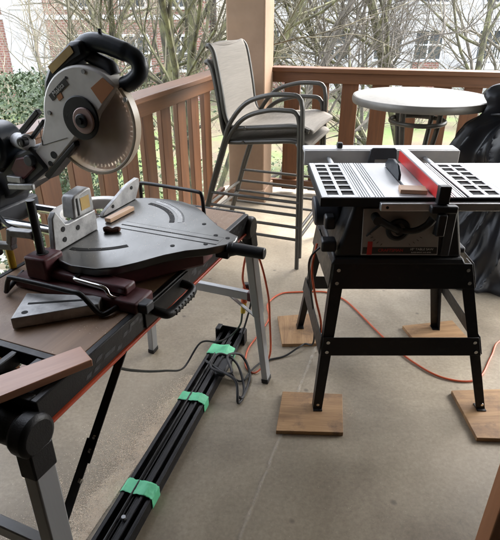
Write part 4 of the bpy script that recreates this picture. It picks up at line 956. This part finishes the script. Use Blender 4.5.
# mossy multi stemmed maple left of the column
x = at(162,6.6)
tree('mossy multi stemmed bare tree left of the column, behind the left railing',(x*1.0,6.6,GZ),
     [(.0,.0,1,.085,5.2,(0,0,-.1)),(-.18,-.02,1,.06,5.2,(-.10,0,-.1)),(.12,.05,1,.055,5.0,(.09,.06,-.1)),(-.34,.1,1,.05,5.0,(-.16,.1,-.1)),(.25,.15,1,.045,5.2,(.15,.1,-.1))],21,'bark','twig_pale',4,.55)
tree('slim pale bare tree leaning over the miter saw, left of the mossy tree',(at(105,8.2),8.2,GZ),[(-.12,0,1,.075,5.4,(0,0,-.1)),(.2,.1,1,.05,5.4,(.1,0,-.1))],5,'bark','twig_pale',4,.6)
tree('bare tree at the left edge with long pale branches',(at(-25,7.4),7.4,GZ),[(.35,-.05,.8,.06,4.0,(0,0,-.1)),(.6,-.1,.55,.045,5.0,(.05,0,1.3)),(-.1,.1,1,.07,5.0,(-.1,0,-.1)),(.75,.0,.42,.035,3.0,(.1,.1,1.9))],9,'bark','twig_pale',4,.6)
tree('dark twiggy bare tree just right of the column',(at(262,7.2),7.2,GZ),[(.0,0,1,.06,4.6,(0,0,-.1)),(.45,-.05,.95,.030,3.6,(.05,0,.6)),(.8,.05,.7,.026,3.2,(.05,0,1.9)),(.7,.1,.5,.022,2.8,(.05,0,2.6))],31,'bark_dark','twig_dark',4,.62)
tree('mossy yellow green bare tree behind the round table',(at(457,9.0),9.0,GZ),[(.0,0,1,.095,5.6,(0,0,-.1)),(-.22,0,1,.065,5.4,(-.12,0,-.1)),(.16,.05,1,.07,5.4,(.2,0,-.1)),(-.45,.1,.9,.045,3.6,(-.1,.1,.3))],17,'bark','twig_pale',4,.55)
tree('far bare tree standing before the white building windows',(at(375,15),15,GZ),[(.02,0,1,.10,4.2,(0,0,-.1)),(.3,.1,1,.06,4.2,(.1,0,0)),(-.35,.1,1,.06,4.2,(-.1,0,0))],41,'bark_dark','twig_dark',4,.65)
tree('far bare tree standing before the red brick building',(at(70,15),15,GZ),[(.02,0,1,.11,4.2,(0,0,-.1)),(.3,.1,1,.06,4.2,(.1,0,0)),(-.4,.1,1,.06,4.2,(-.1,0,0))],43,'bark_dark','twig',4,.65)
tree('far bare tree near the right end of the white building',(at(540,14),14,GZ),[(-.1,0,1,.10,4.2,(0,0,-.1)),(-.5,.1,1,.06,4.2,(.1,0,0))],47,'bark_dark','twig',4,.65)
# twiggy shrubs beyond the railing
def shrub(label, px, Y, h, n, seed, m, leaf=None, wide=.5):
    rnd = random.Random(seed); base = (at(px,Y),Y,GZ+.05); O = Vector(base)
    t = thing('shrub',label,'shrub',base,0,'shrubs beyond the railing'); st, lf = MB(O), MB(O)
    for i in range(n):
        a = rnd.uniform(0,6.28); d = Vector((math.cos(a)*wide*rnd.random()*1.4,math.sin(a)*wide*rnd.random(),1)).normalized()
        p = O+Vector((rnd.gauss(0,.25),rnd.gauss(0,.2),-.1)); 
        grow(st,st,p,d,.010,h*.5,2,rnd,3,.1,.6)
        if leaf:
            for k in range(int(leaf*2.6)):
                q = O+Vector((rnd.gauss(0,wide*h*.42),rnd.gauss(0,wide*h*.35),h*(.15+.85*rnd.random()**.8)))
                s = rnd.uniform(.016,.045); v1 = Vector((rnd.gauss(0,1),rnd.gauss(0,1),rnd.gauss(0,1))).normalized()*s; v2 = v1.orthogonal().normalized()*s*.55
                lf.add([q-v1,q+v2,q+v1,q-v2],[(0,1,2,3)])
    st.build('stems',m,t)
    if lf.v: lf.build('foliage','leaf_dark' if leaf > 160 else 'leaf_green',t,smooth=False)
S_ = [('dark evergreen shrub behind the miter saw handle',40,7.6,3.3,10,1,'twig_dark',420,.5),
 ('twiggy shrub behind the left pickets, nearest the left edge',5,7.0,1.5,16,2,'twig_pale',40,.55),
 ('leafy shrub behind the left pickets below the saw blade',120,6.2,1.3,14,3,'twig',90,.6),
 ('tangled bare shrub behind the pickets left of the column',185,6.0,1.8,20,4,'twig_pale',50,.5),
 ('bare shrub with sparse leaves behind the chair backs',230,5.9,1.6,16,5,'twig',60,.6),
 ('bare grey shrub right of the column, behind the right pickets',300,6.0,1.6,18,6,'twig_dark',30,.6),
 ('twiggy shrub behind the right pickets, left of the round table',345,6.4,1.7,18,7,'twig',30,.6),
 ('brown bare shrub behind the round table legs',400,6.2,1.5,18,8,'twig_dark',20,.6),
 ('low leafy shrub behind the round table, toward the sheeting',450,6.6,1.4,14,9,'twig',90,.6),
 ('bare shrub at the right end behind the black sheeting',510,6.4,1.8,16,10,'twig',40,.6),
 ('wide evergreen hedge shrub before the brick building',20,20,2.0,10,11,'twig_dark',400,1.0),
 ('round evergreen shrub before the brick building windows',95,21,1.7,8,12,'twig_dark',400,.9),
 ('dense grey shrub before the white building, right of the column',300,19,2.4,26,13,'twig_dark',20,.9),
 ('broad bare shrub before the white building, under its windows',360,20,2.2,26,14,'twig_dark',20,1.0),
 ('broad bare shrub before the white building, behind the mossy tree',430,20,2.2,26,15,'twig',20,1.0),
 ('bare shrub before the white building balcony',490,20,2.0,22,16,'twig',30,1.0),
 ('bare shrub before the brick building, left of the column',170,18,2.3,26,17,'twig',20,.9)]
for s in S_: shrub(*s)
def ivy():
    rnd = random.Random(77); b = MB()
    from mathutils import noise as nz
    for i in range(38000):
        y = 4.9+9.5*rnd.random()**1.6; x = at(rnd.uniform(-60,560), y)
        if nz.noise(Vector((x*.55,y*.55,0)))+.25*nz.noise(Vector((x*2,y*2,3))) < -.12: continue
        hgt = GZ+.22+rnd.random()**2*.35
        s = rnd.uniform(.022,.055); v1 = Vector((rnd.gauss(0,1),rnd.gauss(0,1),rnd.gauss(0,.45))).normalized()*s; v2 = v1.cross(Vector((rnd.gauss(0,.4),rnd.gauss(0,.4),1))).normalized()*s*.6
        q = Vector((x,y,hgt)); b.add([q-v1,q+v2,q+v1,q-v2],[(0,1,2,3)])
    o = b.build('ground_cover','leaf_green',smooth=False); o['kind'] = 'stuff'; o['label'] = 'low green ivy covering the ground below the railing'; o['category'] = 'ground cover'
ivy()
